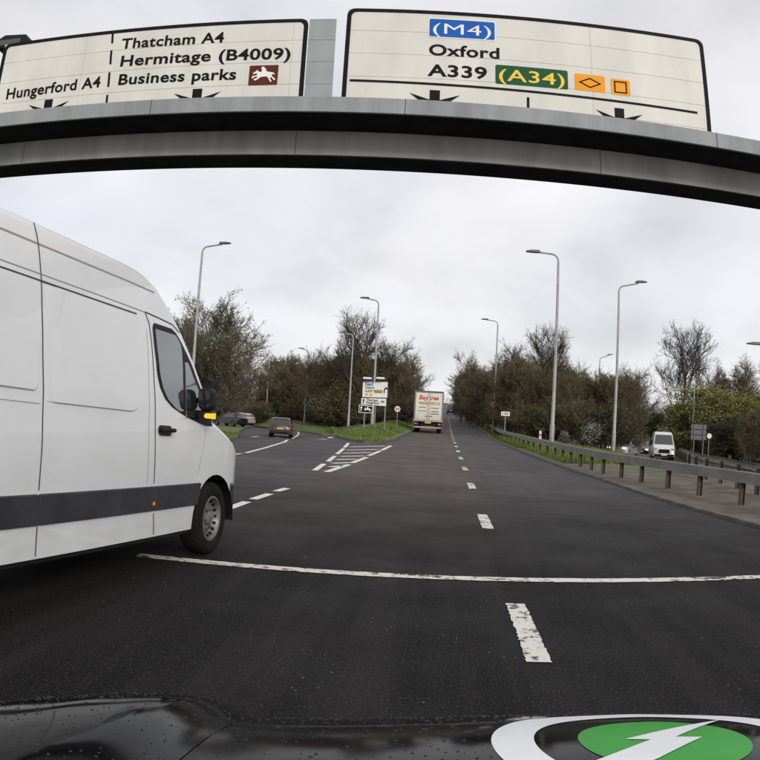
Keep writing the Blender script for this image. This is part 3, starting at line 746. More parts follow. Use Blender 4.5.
# grey rubbing strip in three lengths
for a, c in ((-4.6, -2.845), (-2.82, -1.275), (-1.255, -.44)):
    overlay('side_moulding', [.505, .52, .56, .62, .67, .69], lambda z_, a=a: a, (lambda z_: -.44+(z_-.505)*.28) if c == -.44 else (lambda z_, c=c: c), .018, M['vangrey'], ch=.008)
b_ = MB(); b_.box(vb(-1.315, -.012, .535), vb(-1.265, .01, .585)); b_.box(vb(-1.305, -.028, .545), vb(-1.275, -.012, .575)); b_.build('side_marker', M['amber'], van, bevel=.004)
b_ = MB(); b_.prism([(-4.7, .255), (-.55, .255), (-.55, .288), (-4.7, .288)], lambda u, v, d: vb(u, d, v), .02, 1.98); b_.build('floor_pan', M['black'], van)
strip('sill_edge', [(-4.7, .298), (-.55, .298)], .016, M['vanwhite'], .004)
hd = empty('door_handle', (0, 0, 0)); hd.parent = van
b_ = MB(); b_.prism(rr(-1.235, 1.10, -1.00, 1.185, .04), lambda u, v, d: vb(u, d, v), .012, .004); b_.build('recess', M['vangrey'], hd)
b_ = MB(); b_.tube([vb(-1.21, .0, 1.145), vb(-1.19, -.045, 1.15), vb(-1.05, -.05, 1.15), vb(-1.015, .0, 1.145)], .017, 8); b_.build('grip', M['black'], hd, smooth=True)
# wheel arch liner and front wheels
b_ = MB(); rows_ = []
for k in range(21):
    a = math.pi*k/20; x_ = -.03-.49*math.cos(a); z_ = .29+.465*math.sin(a)
    rows_.append([vb(x_, .004, z_), vb(x_, .45, z_)])
b_.grid(rows_); b_.build('arch_liner', M['black'], van)
b_ = MB(); b_.prism([(-.5, .29), (.46, .29), (.46, .8), (-.5, .8)], lambda u, v, d: vb(u, d, v), .44, .455); b_.build('arch_backing', M['black'], van)
def wheel(parent, loc, rad, wid, rim=True, out=-1, detail=True, tyre=None):
    """a wheel whose axle runs along local y; out = side the hub faces"""
    wh = empty('wheel', loc); wh.parent = parent
    Mx = Matrix.Rotation(R(90), 4, 'X') if out < 0 else Matrix.Rotation(R(-90), 4, 'X')
    r_ = rad
    b_ = MB(); b_.lathe([(r_*.60, wid*.42), (r_*.66, wid*.5), (r_*.86, wid*.5), (r_*.95, wid*.44), (r_, wid*.30), (r_, -wid*.30), (r_*.95, -wid*.44), (r_*.6, -wid*.5)], 40, Mx); b_.build('tyre', M['rubber'], wh, smooth=True, sharp=50)
    b_ = MB(); b_.lathe([(r_*.62, wid*.45), (r_*.60, wid*.47), (r_*.56, wid*.46), (r_*.53, wid*.30), (r_*.44, wid*.16), (r_*.36, wid*.20), (r_*.24, wid*.26), (r_*.20, wid*.22), (r_*.19, wid*.34), (r_*.15, wid*.38), (.001, wid*.38)], 40, Mx)
    b_.build('rim', M['steel'], wh, smooth=True, sharp=50)
    if detail:
        for k in range(16):
            a = 2*math.pi*k/16; mt = Mx @ Matrix.Rotation(a, 4, 'Z')
            b_ = MB(); b_.box((r_*.455, -r_*.035, wid*.15), (r_*.535, r_*.035, wid*.315), mat=mt); b_.build('vent', M['black'], wh)
        for k in range(6):
            a = 2*math.pi*k/6; p_ = Vector((r_*.28*math.cos(a), r_*.28*math.sin(a), wid*.2))
            b_ = MB(); b_.lathe([(.013, 0), (.013, .035), (.001, .04)], 6, Mx @ Matrix.Translation(p_)); b_.build('wheel_nut', M['steel'], wh)
    return wh
wheel(van, (-.02, .115, .345), .345, .215)
wheel(van, (-3.68, .115, .345), .345, .215, detail=False)
wheel(van, (-.02, 1.885, .345), .345, .215, out=1, detail=False)
wheel(van, (-3.68, 1.885, .345), .345, .215, out=1, detail=False)
# door mirror with lit repeater
mi_ = empty('door_mirror', (0, 0, 0)); mi_.parent = van
def vpt(px, py, yf):                           # pixel -> body coordinates on the plane y = yf
    d = ray(px, py); fw = Vector((math.sin(VD), math.cos(VD), 0)); lf = Vector((-math.cos(VD), math.sin(VD), 0)); o_ = CAM-Vector((-2.08, 7.03, 0))
    k = (yf-o_.dot(lf))/d.dot(lf); P = o_+d*k; return P.dot(fw), P.z
c0 = vpt(205, 388, -.10); c1 = vpt(220, 411, -.10)
xm = (c0[0]+c1[0])/2; hx = abs(c1[0]-c0[0])/2
b_ = MB(); b_.prism(rr(-.15, c1[1], .0, c0[1], .05), lambda u, v, d: (xm-.06+d+(v-c1[1])*-.08, u, v), -.05, .06); b_.build('housing', M['black'], mi_, bevel=.03)
b_ = MB(); b_.prism(rr(-.155, c1[1]-.085, -.0, c1[1]-.006, .03), lambda u, v, d: (xm-.06+d, u, v), -.05, .07); b_.build('lower_housing', M['black'], mi_, bevel=.02)
b_ = MB(); b_.prism([(-.166, c1[1]-.072), (-.09, c1[1]-.068), (-.075, c1[1]-.05), (-.09, c1[1]-.026), (-.166, c1[1]-.022)], lambda u, v, d: (xm-.06+d, u, v), -.056, .0); b_.build('indicator', M['amberlit'], mi_)
b_ = MB(); b_.prism(rr(-.13, c1[1]+.02, -.02, c0[1]-.02, .04), lambda u, v, d: (xm-.112+d+(v-c1[1])*-.08, u, v), -.004, .004); b_.build('mirror_glass', M['glass'], mi_)
b_ = MB(); b_.tube([(xm-.03, -.1, c1[1]-.02), (xm-.02, .08, c1[1]-.05)], .035, 8); b_.tube([(xm, -.12, c1[1]+.1), (xm, .06, c1[1]+.08)], .025, 8); b_.build('arm', M['black'], mi_)

# ------------------------------------------------------------------ crash barriers
def barrier(name, label, xf, ys_, zr, face, postside, rail_lo=.545, rail_hi=.745, end=None):
    root = empty(name, (xf(ys_[0]), ys_[0], 0), 0, label, 'barrier'); ox, oy_ = root.location.x, root.location.y
    pm = MB()                                  # an I-section post
    pm.box((-.05, -.045, -.3), (.05, -.037, .60)); pm.box((-.05, .037, -.3), (.05, .045, .60)); pm.box((-.005, -.037, -.3), (.005, .037, .60))
    pme = pm.mesh('post', M['railpost'])
    P = []
    for y_ in ys_: P.append(Vector((xf(y_), y_, T(xf(y_), y_)+zr)))
    cm = MB(); cm.box((-.07, -.06, .545), (.07, .06, .56)); cme = cm.mesh('bracket_plate', M['railpost'])
    for i, p_ in enumerate(P):
        d = P[min(i+1, len(P)-1)]-P[max(i-1, 0)]; a = math.atan2(d.y, d.x)
        o = link('post', pme, root); o.location = (p_.x-ox+postside*.0, p_.y-oy_, p_.z); o.rotation_euler = (0, 0, a+random.uniform(-.02, .02))
    # rail in lengths of two bays
    for i in range(0, len(P)-1, 2):
        seg = P[i:i+3]; b_ = MB(); rows_ = []
        sub = []
        for a_, c_ in zip(seg[:-1], seg[1:]): sub += [a_.lerp(c_, k/4) for k in range(4)]
        sub.append(seg[-1])
        for k, p_ in enumerate(sub):
            d = sub[min(k+1, len(sub)-1)]-sub[max(k-1, 0)]; d.z = 0; d.normalize(); nr = Vector((d.y, -d.x, 0))
            q = p_ - (d*.006 if k == len(sub)-1 else Vector((0, 0, 0)))
            if face == 'box':
                prof = [(-.10, rail_lo), (.10, rail_lo), (.10, rail_hi), (.02, rail_hi), (.02, rail_hi-.02), (-.02, rail_hi-.02), (-.02, rail_hi), (-.10, rail_hi), (-.10, rail_lo)]
            else:                              # corrugated beam facing away, its hollow back towards us
                prof = [(.09, rail_lo), (.16, rail_lo+.03), (.16, rail_lo+.10), (.10, rail_lo+.15), (.16, rail_lo+.20), (.16, rail_lo+.27), (.09, rail_lo+.31),
                        (.085, rail_lo+.305), (.15, rail_lo+.265), (.15, rail_lo+.205), (.092, rail_lo+.15), (.15, rail_lo+.095), (.15, rail_lo+.035), (.085, rail_lo+.005), (.09, rail_lo)]
            rows_.append([(q.x+nr.x*u-ox, q.y+nr.y*u-oy_, q.z+v) for u, v in prof])
        b_.grid(rows_); b_.poly(rows_[0][:-1]); b_.poly(rows_[-1][:-1])
        b_.build('rail', M['railm'], root, fix=True)
    return root
random.seed(9)
by = [5.8, 7.4, 9.0, 10.6, 12.2, 13.8, 15.65, 17.3, 18.95, 20.4, 21.9, 23.4, 25.0, 26.7, 28.4, 30.2, 32.4, 34.8, 37.2, 39.6, 42, 44.5, 47, 50, 53, 56, 59, 62, 65, 68, 71, 74, 78, 82, 86, 90, 95, 100, 106, 112, 118, 125, 132, 140, 150, 160, 170]
barrier('crash_barrier', 'brown weathered box-rail crash barrier along the right edge of the road', lambda y: bar_x(y), by, .05, 'box', 0, .42, .62)
def bar2(y): return bar_x(y)+lerp(y, [5, 12, 16, 24, 32], [1.5, 1.45, 1.6, 3.4, 5.6])
by2 = [6.5, 8.1, 9.7, 11.3, 12.9, 14.5, 16.1, 17.7, 19.3, 20.9, 22.5, 24.1, 25.7, 27.3, 28.9, 30.5, 32.1]
barrier('crash_barrier', 'rear crash barrier with dark hollow corrugated rail behind the nearer one at right', bar2, by2, .03, 'w', 0, .37)

# ------------------------------------------------------------------ street lamps
def street_lamp(label, px, py_top, Y, arm_px, h_extra=0, base_z=None, head_len=.75, rad=.10):
    p_ = at(px[0], px[1], Y); top = at(arm_px[0], arm_px[1], Y); top0 = at(*py_top, Y)
    bz = T(p_.x, Y)-.1 if base_z is None else base_z
    root = empty('street_lamp', (top0.x, Y, bz), 0, label, 'street lamp', 'street lamps')
    H_ = top0.z-bz; ax = top.x-top0.x; s_ = 1 if ax > 0 else -1
    b_ = MB(); b_.tube([(0, 0, -.2), (0, 0, 1.4)], [rad*1.35, rad*1.3], 12); b_.tube([(0, 0, 1.4), (0, 0, 1.5), (0, 0, H_*.55), (0, 0, H_-.45)], [rad*1.3, rad, rad*.8, rad*.62], 12); b_.build('column', M['pole'], root, smooth=True, sharp=40)
    b_ = MB(); pts = [(0, 0, H_-.47), (0, 0, H_-.40)]
    for k in range(1, 7):
        a = R(90*k/6); pts.append((s_*.4*(1-math.cos(a)), 0, H_-.40+.4*math.sin(a)*.95))
    pts.append((ax-s_*head_len*.75, 0, H_+(top.z-top0.z)*.6))
    b_.tube(pts, rad*.5, 8); b_.build('arm', M['pole'], root, smooth=True, sharp=60)
    dz = H_+(top.z-top0.z)
    b_ = MB()
    L_ = head_len; th = math.atan2((top.z-top0.z)*.4, abs(ax))
    prof = [(0, .05), (.12, .085), (.6, .075), (1, .01), (.98, -.04), (.5, -.055), (.1, -.05), (0, -.03)]
    for k, (u, v) in enumerate(prof): pass
    b_.prism([(ax-s_*L_*(1-u), dz+v-(1-u)*L_*math.tan(th)) for u, v in prof], lambda u, v, d: (u, d, v), -.15, .15); b_.build('lantern', M['lantern'], root, fix=True, bevel=.02)
    return root
street_lamp('tall street lamp above left-hand bare tree, arm pointing right', (193, 400), (203, 246), 46, (231, 243), base_z=-.6, rad=.11)
street_lamp('tall street lamp rising behind the white direction sign on grass island', (372, 425), (379, 300), 60, (360, 297.5))
street_lamp('pale street lamp just left of the direction sign on grass island', (351, 428), (353.5, 334), 74, (339, 332))
street_lamp('street lamp standing before dark woods right of the small brown car', (306, 424), (308.5, 350), 98, (298, 348))
street_lamp('far street lamp left of the small brown car at the woods edge', (267, 420), (269.5, 358), 118, (260, 355.5))
street_lamp('nearest and tallest street lamp beside right-hand barrier, arm over road', (549, 442), (558.5, 254), 40, (526, 251))
street_lamp('street lamp on right verge with round speed sign on its column', (491, 418), (498, 321), 77, (481, 319))
street_lamp('street lamp behind right-hand thicket, arm pointing right toward far carriageway', (611, 445), (619, 285), 47, (647, 282))
street_lamp('small far street lamp just left of lamp with right-pointing arm', (595, 430), (600, 357), 98, (613, 354.5))
street_lamp('street lamp at right edge of photo with only its lantern in view', (771, 470), (777, 346), 36, (747, 343))
street_lamp('pale street lamp column in front of green willow', (693, 440), (694.6, 384), 70, (699.5, 383), head_len=.3, rad=.09)

# ------------------------------------------------------------------ signs on posts
M['signface'] = material('white_sign_face', (.74,.75,.70), (.80,.80,.75), 4, .5)
M['signgreyback'] = material('grey_sign_back', (.09,.095,.11), (.13,.135,.15), 3, .6)
def post(parent, x_, y_, z0_, z1_, r_=.045, mat='galv'):
    b_ = MB(); b_.tube([(x_, y_, z0_), (x_, y_, z1_)], r_, 10); b_.build('post', M[mat], parent, smooth=True, sharp=50)
Y = 50.0
def sp2(px, py): p_ = at(px, py, Y); return p_.x, p_.z
c = sp2(375, 430); gz0 = T(c[0], Y)+.4
ds = empty('direction_sign', (c[0], Y, gz0), 0, 'white direction sign of three boards on posts on grass island', 'road sign')
def board(name, tl, tr, br, bl, d0=-.02, d1=.02, mat='signface', rim=True):
    q = [sp2(*k) for k in (tl, tr, br, bl)]; pts = [(u-c[0], v-gz0) for u, v in q]
    b_ = MB(); b_.prism(pts, lambda u, v, d: (u, d, v), d0, d1); o = b_.build(name, M[mat], ds, fix=True)
    return pts, o
def bilin(q, u, v): a = Vector(q[3]).lerp(Vector(q[2]), u); b__ = Vector(q[0]).lerp(Vector(q[1]), u); return a.lerp(b__, v)
def sub(q, o, u0, v0, u1, v1, mat, d=-.03, name='sign_patch'):
    P = [bilin(q, u, v) for u, v in ((u0, v0), (u1, v0), (u1, v1), (u0, v1))]; b_ = MB(); b_.prism([tuple(p_) for p_ in P], lambda u, v, dd: (u, dd, v), d, -.021)
    b_.build(name, M[mat], o, fix=True)
def words(q, o, s, u0, v0, u1, hgt, mat='signblack', d=.0335):
    p0, p1 = bilin(q, u0, v0), bilin(q, u1, v0); lettering(s, M[mat], o, lambda u, v, dd: Vector((u, -dd, v)), tuple(p0), tuple(p1), hgt, d, .02)
q, o = board('main_board', (362.5,381.2), (388.3,381.6), (387.8,398.2), (361.8,397.4))
for e0, e1 in (((0, 0), (1, .03)), ((0, .97), (1, 1)), ((0, .03), (.02, .97)), ((.98, .03), (1, .97))): sub(q, o, *e0, *e1, 'signblack', -.024, 'rim')
sub(q, o, .12, .74, .42, .94, 'signblue', name='blue_panel'); words(q, o, '(M4)', .15, .79, .39, .14, 'signwhite')
words(q, o, 'Oxford', .12, .55, .46, .15)
words(q, o, 'A339', .12, .33, .40, .15); sub(q, o, .46, .30, .78, .48, 'signgreen', name='green_panel'); words(q, o, '(A34)', .48, .33, .76, .13, 'signyellow')
sub(q, o, .12, .12, .24, .26, 'signorange', name='orange_panel'); sub(q, o, .30, .12, .40, .26, 'signorange', name='orange_panel')
b_ = MB(); P = [bilin(q, u, v) for u, v in ((.83, .30), (.87, .30), (.88, .50), (.95, .55), (.95, .45), (.985, .62), (.86, .68), (.90, .60), (.84, .54))]
b_.prism([tuple(p_) for p_ in P], lambda u, v, dd: (u, dd, v), -.027, -.021); b_.build('direction_arrow', M['signblack'], o, fix=True)
q, o = board('lower_board', (361.5,398), (386.4,398.7), (386,406.2), (361.2,404.2))
words(q, o, 'Thatcham', .20, .56, .66, .16); words(q, o, 'Hungerford', .20, .16, .70, .16); words(q, o, 'A4', .78, .4, .92, .18)
b_ = MB(); P = [bilin(q, u, v) for u, v in ((.07, .1), (.11, .1), (.11, .6), (.14, .6), (.09, .95), (.04, .6), (.07, .6))]
b_.prism([tuple(p_) for p_ in P], lambda u, v, dd: (u, dd, v), -.027, -.021); b_.build('direction_arrow', M['signblack'], o, fix=True)
q, o = board('brown_board', (359,404.6), (373.3,406.3), (372.4,413.4), (358.6,412.4), mat='signwhite')
sub(q, o, .04, .08, .96, .92, 'signblack', -.026, 'brown_panel')
b_ = MB(); P = [bilin(q, u, v) for u, v in ((.14, .2), (.2, .2), (.2, .6), (.28, .6), (.18, .85), (.08, .6), (.14, .6))]; b_.prism([tuple(p_) for p_ in P], lambda u, v, dd: (u, dd, v), -.032, -.0265); b_.build('direction_arrow', M['signwhite'], o, fix=True)
b_ = MB(); P = [bilin(q, .32+.62*u, .12+.76*v) for u, v in horse()]; b_.prism([tuple(p_) for p_ in P], lambda u, v, dd: (u, dd, v), -.032, -.0265); b_.build('horse_and_rider_symbol', M['signwhite'], o, fix=True)
for px_ in (364, 374.5, 384.5):
    u0 = sp2(px_, 420); post(ds, u0[0]-c[0], .07, -.8, sp2(px_+1, 399)[1]-gz0, .05)
for a0_, a1_ in ((364, 372.4), (377, 385.2)):   # sign lamps
    u0, u1 = sp2(a0_, 378.3), sp2(a1_, 378.3); b_ = MB(); b_.box((u0[0]-c[0], -.55, u0[1]-gz0-.06), (u1[0]-c[0], -.40, u0[1]-gz0+.06)); lo_ = b_.build('sign_lamp', M['signwhite'], ds, bevel=.02)
    b_ = MB(); xm_ = (u0[0]+u1[0])/2-c[0]; b_.tube([(xm_, -.45, u0[1]-gz0-.05), (xm_, .0, u0[1]-gz0-.12)], .02, 6); b_.build('lamp_bracket', M['galv'], lo_)
def round_sign(px, py, Y, rpx, foot, label, back=False, text='50', face=-1):
    p_ = at(px, py, Y); ft = at(*foot, Y); r_ = rpx*Y/FPX
    root = empty('speed_sign', (p_.x, Y, ft.z), 0, label, 'road sign'); h_ = p_.z-ft.z
    post(root, 0, .05, -.8, h_+r_*.6, .038)
    Mx = Matrix.Translation((0, 0, h_)) @ Matrix.Rotation(R(90), 4, 'X')
    b_ = MB(); b_.lathe([(.001, .0), (r_, .0), (r_, .02), (.001, .021)], 24, Mx); d_ = b_.build('disc', M['signwhite'] if not back else M['signface'], root)
    if not back:
        b_ = MB(); b_.lathe([(r_*.82, .023), (r_, .023), (r_*1.0, .021)], 24, Mx); b_.build('red_ring', M['red_lamp'], d_)
        lettering(text, M['signblack'], d_, lambda u, v, d: Vector((u, -d, v)), (-r_*.55, h_-r_*.36), (r_*.55, h_-r_*.36), r_*.72, .026, .03)
    return root
round_sign(397.5, 409, 60, 3.4, (396.8, 422), 'round speed limit sign on grass island left of lorry')
round_sign(493.3, 404.5, 76, 3.2, (492, 424), 'round speed limit sign in front of lamp column on right verge')
round_sign(709.3, 436, 58, 2.7, (709, 455), 'small pale round sign on post before willow at right', back=True)
Yp = 54.0
p_ = at(505.5, 414, Yp); g_ = at(505.3, 431, Yp)
wsg = empty('plate_sign', (p_.x, Yp, g_.z), 0, 'small white rectangular plate on post behind right-hand barrier', 'road sign')
h_ = p_.z-g_.z; post(wsg, 0, .04, -.9, h_+.1)
b_ = MB(); b_.prism(rr(-.30, h_-.13, .30, h_+.16, .04), lambda u, v, d: (u, d, v), -.012, .012); pl_ = b_.build('plate', M['signwhite'], wsg, fix=True)
lettering('100', M['signblack'], pl_, lambda u, v, d: Vector((u, -d, v)), (-.2, h_-.06), (.2, h_-.06), .15, .016, .02)
Yp = 44.0; p_ = at(540.5, 431.5, Yp); g_ = at(540, 444, Yp)
mp_ = empty('marker_post', (p_.x, Yp, g_.z), 0, 'short white marker post beside the tallest right-hand lamp', 'marker post')
b_ = MB(); b_.prism([(-.06, -.3), (.06, -.3), (.06, p_.z-g_.z), (-.02, p_.z-g_.z+.06), (-.06, p_.z-g_.z+.03)], lambda u, v, d: (u, d, v), -.03, .03); b_.build('blade', M['white'], mp_, fix=True)
b_ = MB(); b_.box((-.045, -.036, p_.z-g_.z-.26), (.045, -.031, p_.z-g_.z-.14)); b_.build('reflector', M['red_lamp'], mp_)
Yp = 60.0; q0, q1, g_ = at(691.5, 424, Yp), at(706, 440.5, Yp), at(698, 452, Yp)
bs = empty('reversed_sign', ((q0.x+q1.x)/2, Yp, g_.z), 0, 'dark grey back of a road sign with three panels before willow', 'road sign')
W_ = (q1.x-q0.x)/2; H_ = q0.z-q1.z
for k in range(3):
    z1_ = q0.z-g_.z-H_*k/3; b_ = MB(); b_.box((-W_, 0, z1_-H_/3+.03), (W_, .03, z1_-.03)); b_.build('panel', M['signgreyback'], bs, bevel=.008)
for s_ in (-.6, .6): post(bs, W_*s_, -.05, -.8, q0.z-g_.z, .04)

# ------------------------------------------------------------------ other vehicles
M['truckcream'] = material('lorry_cream_panel', (.72,.68,.56), (.80,.76,.64), 1.5, .45)
M['truckred'] = material('lorry_red_lettering', (.42,.03,.02), (.48,.04,.03), 5, .5)
M['trim'] = material('silver_trim', (.40,.40,.40), (.5,.5,.5), 5, .4, .6)
grime(M['truckcream'], .8, 2.2, (.22,.18,.13), .6)
tp = at(427.3, 433.2, 67); tz = T(tp.x, 67)
lorry = empty('box_lorry', (tp.x, 67, tz), R(.5), 'cream box lorry driving away with red lettering on rear doors', 'lorry')
def tb(name, lo, hi, mat, parent=None, bev=.0): b_ = MB(); b_.box(lo, hi); return b_.build(name, M[mat], parent or lorry, bevel=bev)
TW, TH = 1.25, 3.62
tb('box_body', (-TW, .05, 1.02), (TW, 7.2, TH), 'truckcream', bev=.03)
for s_ in (-1, 1):
    d_ = tb('rear_door', (.012 if s_ > 0 else -1.13, -.02, 1.14), (1.13 if s_ > 0 else -.012, .045, TH-.17), 'truckcream', bev=.008)
    for z_ in (1.3, 2.2, 3.2): tb('hinge', (s_*1.14-.06, -.05, z_-.03), (s_*1.14+.06, -.022, z_+.03), 'trim', d_)
    b_ = MB(); b_.tube([(s_*.10, -.05, 1.16), (s_*.10, -.05, TH-.2)], .016, 8); b_.build('lock_rod', M['trim'], d_)
    tb('handle', (s_*.18-.09, -.06, 1.42), (s_*.18+.16, -.03, 1.47), 'black', d_)
    tb('corner_post', (s_*1.20-.055, -.015, 1.02), (s_*1.20+.055, .048, TH), 'galv', bev=.01)
tb('top_rail', (-1.14, -.03, TH-.16), (1.14, .046, TH+.005), 'lantern', bev=.01)
tb('rear_sill', (-TW, -.06, .98), (TW, .046, 1.13), 'trim', bev=.01)
to_l = lambda u, v, d: Vector((u, -d, v))
def lt(s, x0_, x1_, z_, h_, mat, shear=0): lettering(s, M[mat], lorry, to_l, (x0_, z_), (x1_, z_), h_, .026, .03, shear)
lt('Bay', -.88, -.03, 2.86, .36, 'truckred', .25); lt('tree', .04, .82, 2.86, .36, 'truckred', .25)
lt('TRANS', -.92, -.04, 2.45, .2, 'truckred'); lt('PORT LTD', .05, .95, 2.45, .2, 'truckred')
for x0_, x1_, z_, h_ in ((-.85, -.25, 2.16, .07), (.20, .85, 2.12, .07), (-.98, -.2, 1.86, .05), (.25, .85, 1.82, .08), (.2, .9, 1.62, .08)):   # lines of print too small to read
    tb('print_line', (x0_, -.0245, z_), (x1_, -.0212, z_+h_), 'signgreyback')
tb('chassis', (-.5, .1, .62), (.5, 8.2, .975), 'black'); tb('underrun_bar', (-1.15, -.12, .42), (1.15, .0, .55), 'trim', bev=.01)
for s_ in (-1, 1):
    tb('bar_bracket', (s_*.5-.05, -.04, .56), (s_*.5+.05, .06, .97), 'black'); tb('mudguard', (s_*.88-.30, .35, .55), (s_*.88+.30, .40, .96), 'black')
    l_ = tb('tail_light', (s_*.98-.17, -.09, .70), (s_*.98+.17, .0, .86), 'red_lamp', bev=.01); tb('indicator', (s_*1.02-.08, -.1, .72), (s_*1.02+.02, -.092, .84), 'amber', l_)
    wheel(lorry, (0, 0, 0), .001, .001, detail=False) if False else None
    for y_ in (1.55, 6.9):
        wh = empty('wheel', (s_*.98, y_, .48)); wh.parent = lorry; wh.rotation_euler = (0, 0, R(90)*s_)
        Mx = Matrix.Rotation(R(90), 4, 'X'); b_ = MB(); b_.lathe([(.27, .2), (.44, .2), (.48, .14), (.48, -.2), (.27, -.2)], 24, Mx); b_.build('tyre', M['rubber'], wh, smooth=True, sharp=50)
        b_ = MB(); b_.lathe([(.28, .17), (.2, .08), (.1, .16), (.001, .16)], 20, Mx); b_.build('rim', M['steel'], wh, smooth=True, sharp=50)
tb('number_plate', (-.26, -.075, .84), (.26, -.062, .95), 'signyellow'); tb('cab', (-1.15, 7.3, .75), (1.15, 9.0, 2.7), 'truckcream', bev=.1)

def car(name, label, loc, rz, paint, prof, width, wheels, plate='signyellow', front=False, cat='car', wr=.33, side_win=None, back_win=None, lights=None, group=None):
    """prof: closed side outline (y, z), y forward; the body narrows towards the roof"""
    root = empty(name, loc, rz, label, cat, group); hw = width/2
    zmax = max(v for _, v in prof); zmin = min(v for _, v in prof); belt = zmin+(zmax-zmin)*.55
    def nar(z_): return 1-.20*max(0, (z_-belt)/(zmax-belt))**1.2
    b_ = MB(); n_ = len(prof); fr = [(-1, .0), (-1.0, 1), (1.0, 1), (1, .0)]
    cols = [-1.0, -.96, -.85, -.5, 0, .5, .85, .96, 1.0]
    cy = sum(u for u, _ in prof)/n_
    rows_ = []
    for cfrac in cols:
        shr = {1.0: .93, .96: .975}.get(abs(cfrac), 1.0)
        bow = 1-.035*abs(cfrac)**2
        rows_.append([(cfrac*hw*nar(v), cy+(u-cy)*shr*bow, belt*.6+(v-belt*.6)*(shr*.4+.6)) for u, v in prof]+[(cfrac*hw*nar(prof[0][1]), cy+(prof[0][0]-cy)*shr*bow, belt*.6+(prof[0][1]-belt*.6)*(shr*.4+.6))])
    b_.grid(rows_); b_.poly(rows_[0][:-1]); b_.poly(rows_[-1][:-1])
    b_.build('body', paint, root, smooth=True, fix=True, sharp=35)
    for s_ in (-1, 1):
        for y_ in wheels:
            wh = empty('wheel', (s_*(hw-.11), y_, wr)); wh.parent = root; wh.rotation_euler = (0, 0, R(90)*s_)
            Mx = Matrix.Rotation(R(90), 4, 'X')
            t_ = MB(); t_.lathe([(wr*.6, .11), (wr*.92, .115), (wr, .07), (wr, -.11), (wr*.6, -.11)], 24, Mx); t_.build('tyre', M['rubber'], wh, smooth=True, sharp=50)
            t_ = MB(); t_.lathe([(wr*.62, .10), (wr*.5, .06), (wr*.2, .09), (.001, .09)], 20, Mx); t_.build('rim', M['steel'], wh, smooth=True, sharp=50)
    def pane(nm, pts, mat=M['glass'], th=.012):
        p_ = MB(); p_.poly(pts); nrm = (Vector(pts[1])-Vector(pts[0])).cross(Vector(pts[2])-Vector(pts[0])).normalized()*th
        bb = len(p_.v); p_.v += [tuple(Vector(k)-nrm) for k in pts]; n__ = len(pts); p_.face([bb+i for i in range(n__)][::-1])
        for i in range(n__): j = (i+1) % n__; p_.face([i, bb+i, bb+j, j])
        return p_.build(nm, mat, root, fix=True)
    for (y0_, z0_, y1_, z1_) in (back_win or []):     # window panes across the width
        k0, k1 = hw*nar(z0_)*.86, hw*nar(z1_)*.86
        pane('windscreen' if front else 'rear_window', [(-k0, y0_, z0_), (k0, y0_, z0_), (k1, y1_, z1_), (-k1, y1_, z1_)])
    for quad in (side_win or []):
        for s_ in (-1, 1):
            P = [(s_*(hw*nar(v)+.012), u, v) for u, v in quad]; pane('side_window', P if s_ > 0 else P[::-1])
    for (nm, x_, y_, z_, wx, wz, mt, two) in (lights or []):
        for s_ in ((-1, 1) if two else (1,)):
            p_ = MB(); p_.box((s_*x_-wx/2, y_-.03, z_-wz/2), (s_*x_+wx/2, y_+.03, z_+wz/2)); p_.build(nm, mt, root, bevel=.012)
    return root
M['carbrown'] = material('car_brown_metallic', (.085,.062,.058), (.11,.082,.076), 2, .35, .4, coat=.5)
M['cardark'] = material('car_dark_paint', (.012,.013,.016), (.02,.021,.024), 2, .3, .2, coat=.6)
M['carsilver'] = material('car_silver_paint', (.42,.43,.44), (.5,.51,.52), 2, .3, .4, coat=.6)
M['headlit'] = emit('lit_headlamp', (1, .97, .9), 1.3)
SUV = [(-2.2, .32), (-2.28, .5), (-2.26, .85), (-2.2, 1.02), (-2.0, 1.52), (-1.85, 1.62), (-.6, 1.66), (.1, 1.56), (.95, 1.05), (1.9, .92), (2.15, .75), (2.18, .4), (2.05, .3)]
suv_l = [('tail_light', .70, -2.24, .98, .22, .20, M['red_lamp'], True), ('number_plate', 0, -2.28, .78, .52, .12, M['signyellow'], False), ('bumper_trim', 0, -2.27, .45, 1.5, .14, M['black'], False), ('roof_spoiler', 0, -2.02, 1.60, 1.2, .05, M['carbrown'], False),
         ('door_mirror', .98, .55, 1.12, .16, .16, M['carbrown'], True)]
cp = at(281, 437, 65)
car('estate_car', 'small brown car driving away on left branch road', (cp.x, 65, cp.z), R(9), M['carbrown'], SUV, 1.86, (-1.4, 1.4), side_win=[[(-1.9, 1.08), (.75, 1.08), (.05, 1.5), (-1.75, 1.52)]], back_win=[(-2.195, 1.06, -2.035, 1.48)], lights=suv_l)
fp = at(449.5, 414.2, 185)
car('dark_car', 'tiny dark vehicle far ahead beyond the lorry on main road', (fp.x+.3, 185, T(fp.x, 185)), 0, M['cardark'], [(u, v*1.25) for u, v in SUV], 1.95, (-1.4, 1.4), wr=.36, side_win=[[(-1.9, 1.38), (.75, 1.38), (.05, 1.9), (-1.75, 1.9)]], back_win=[(-2.2, 1.34, -2.04, 1.85)], lights=[('tail_light', .75, -2.25, 1.2, .2, .25, M['red_lamp'], True), ('number_plate', 0, -2.29, .95, .52, .12, M['signyellow'], False)])
HATCH = [(-2.0, .3), (-2.08, .55), (-2.0, .95), (-1.75, 1.05), (-1.35, 1.42), (-.3, 1.48), (.35, 1.36), (1.05, .98), (1.85, .86), (2.0, .65), (1.98, .35), (1.8, .28)]
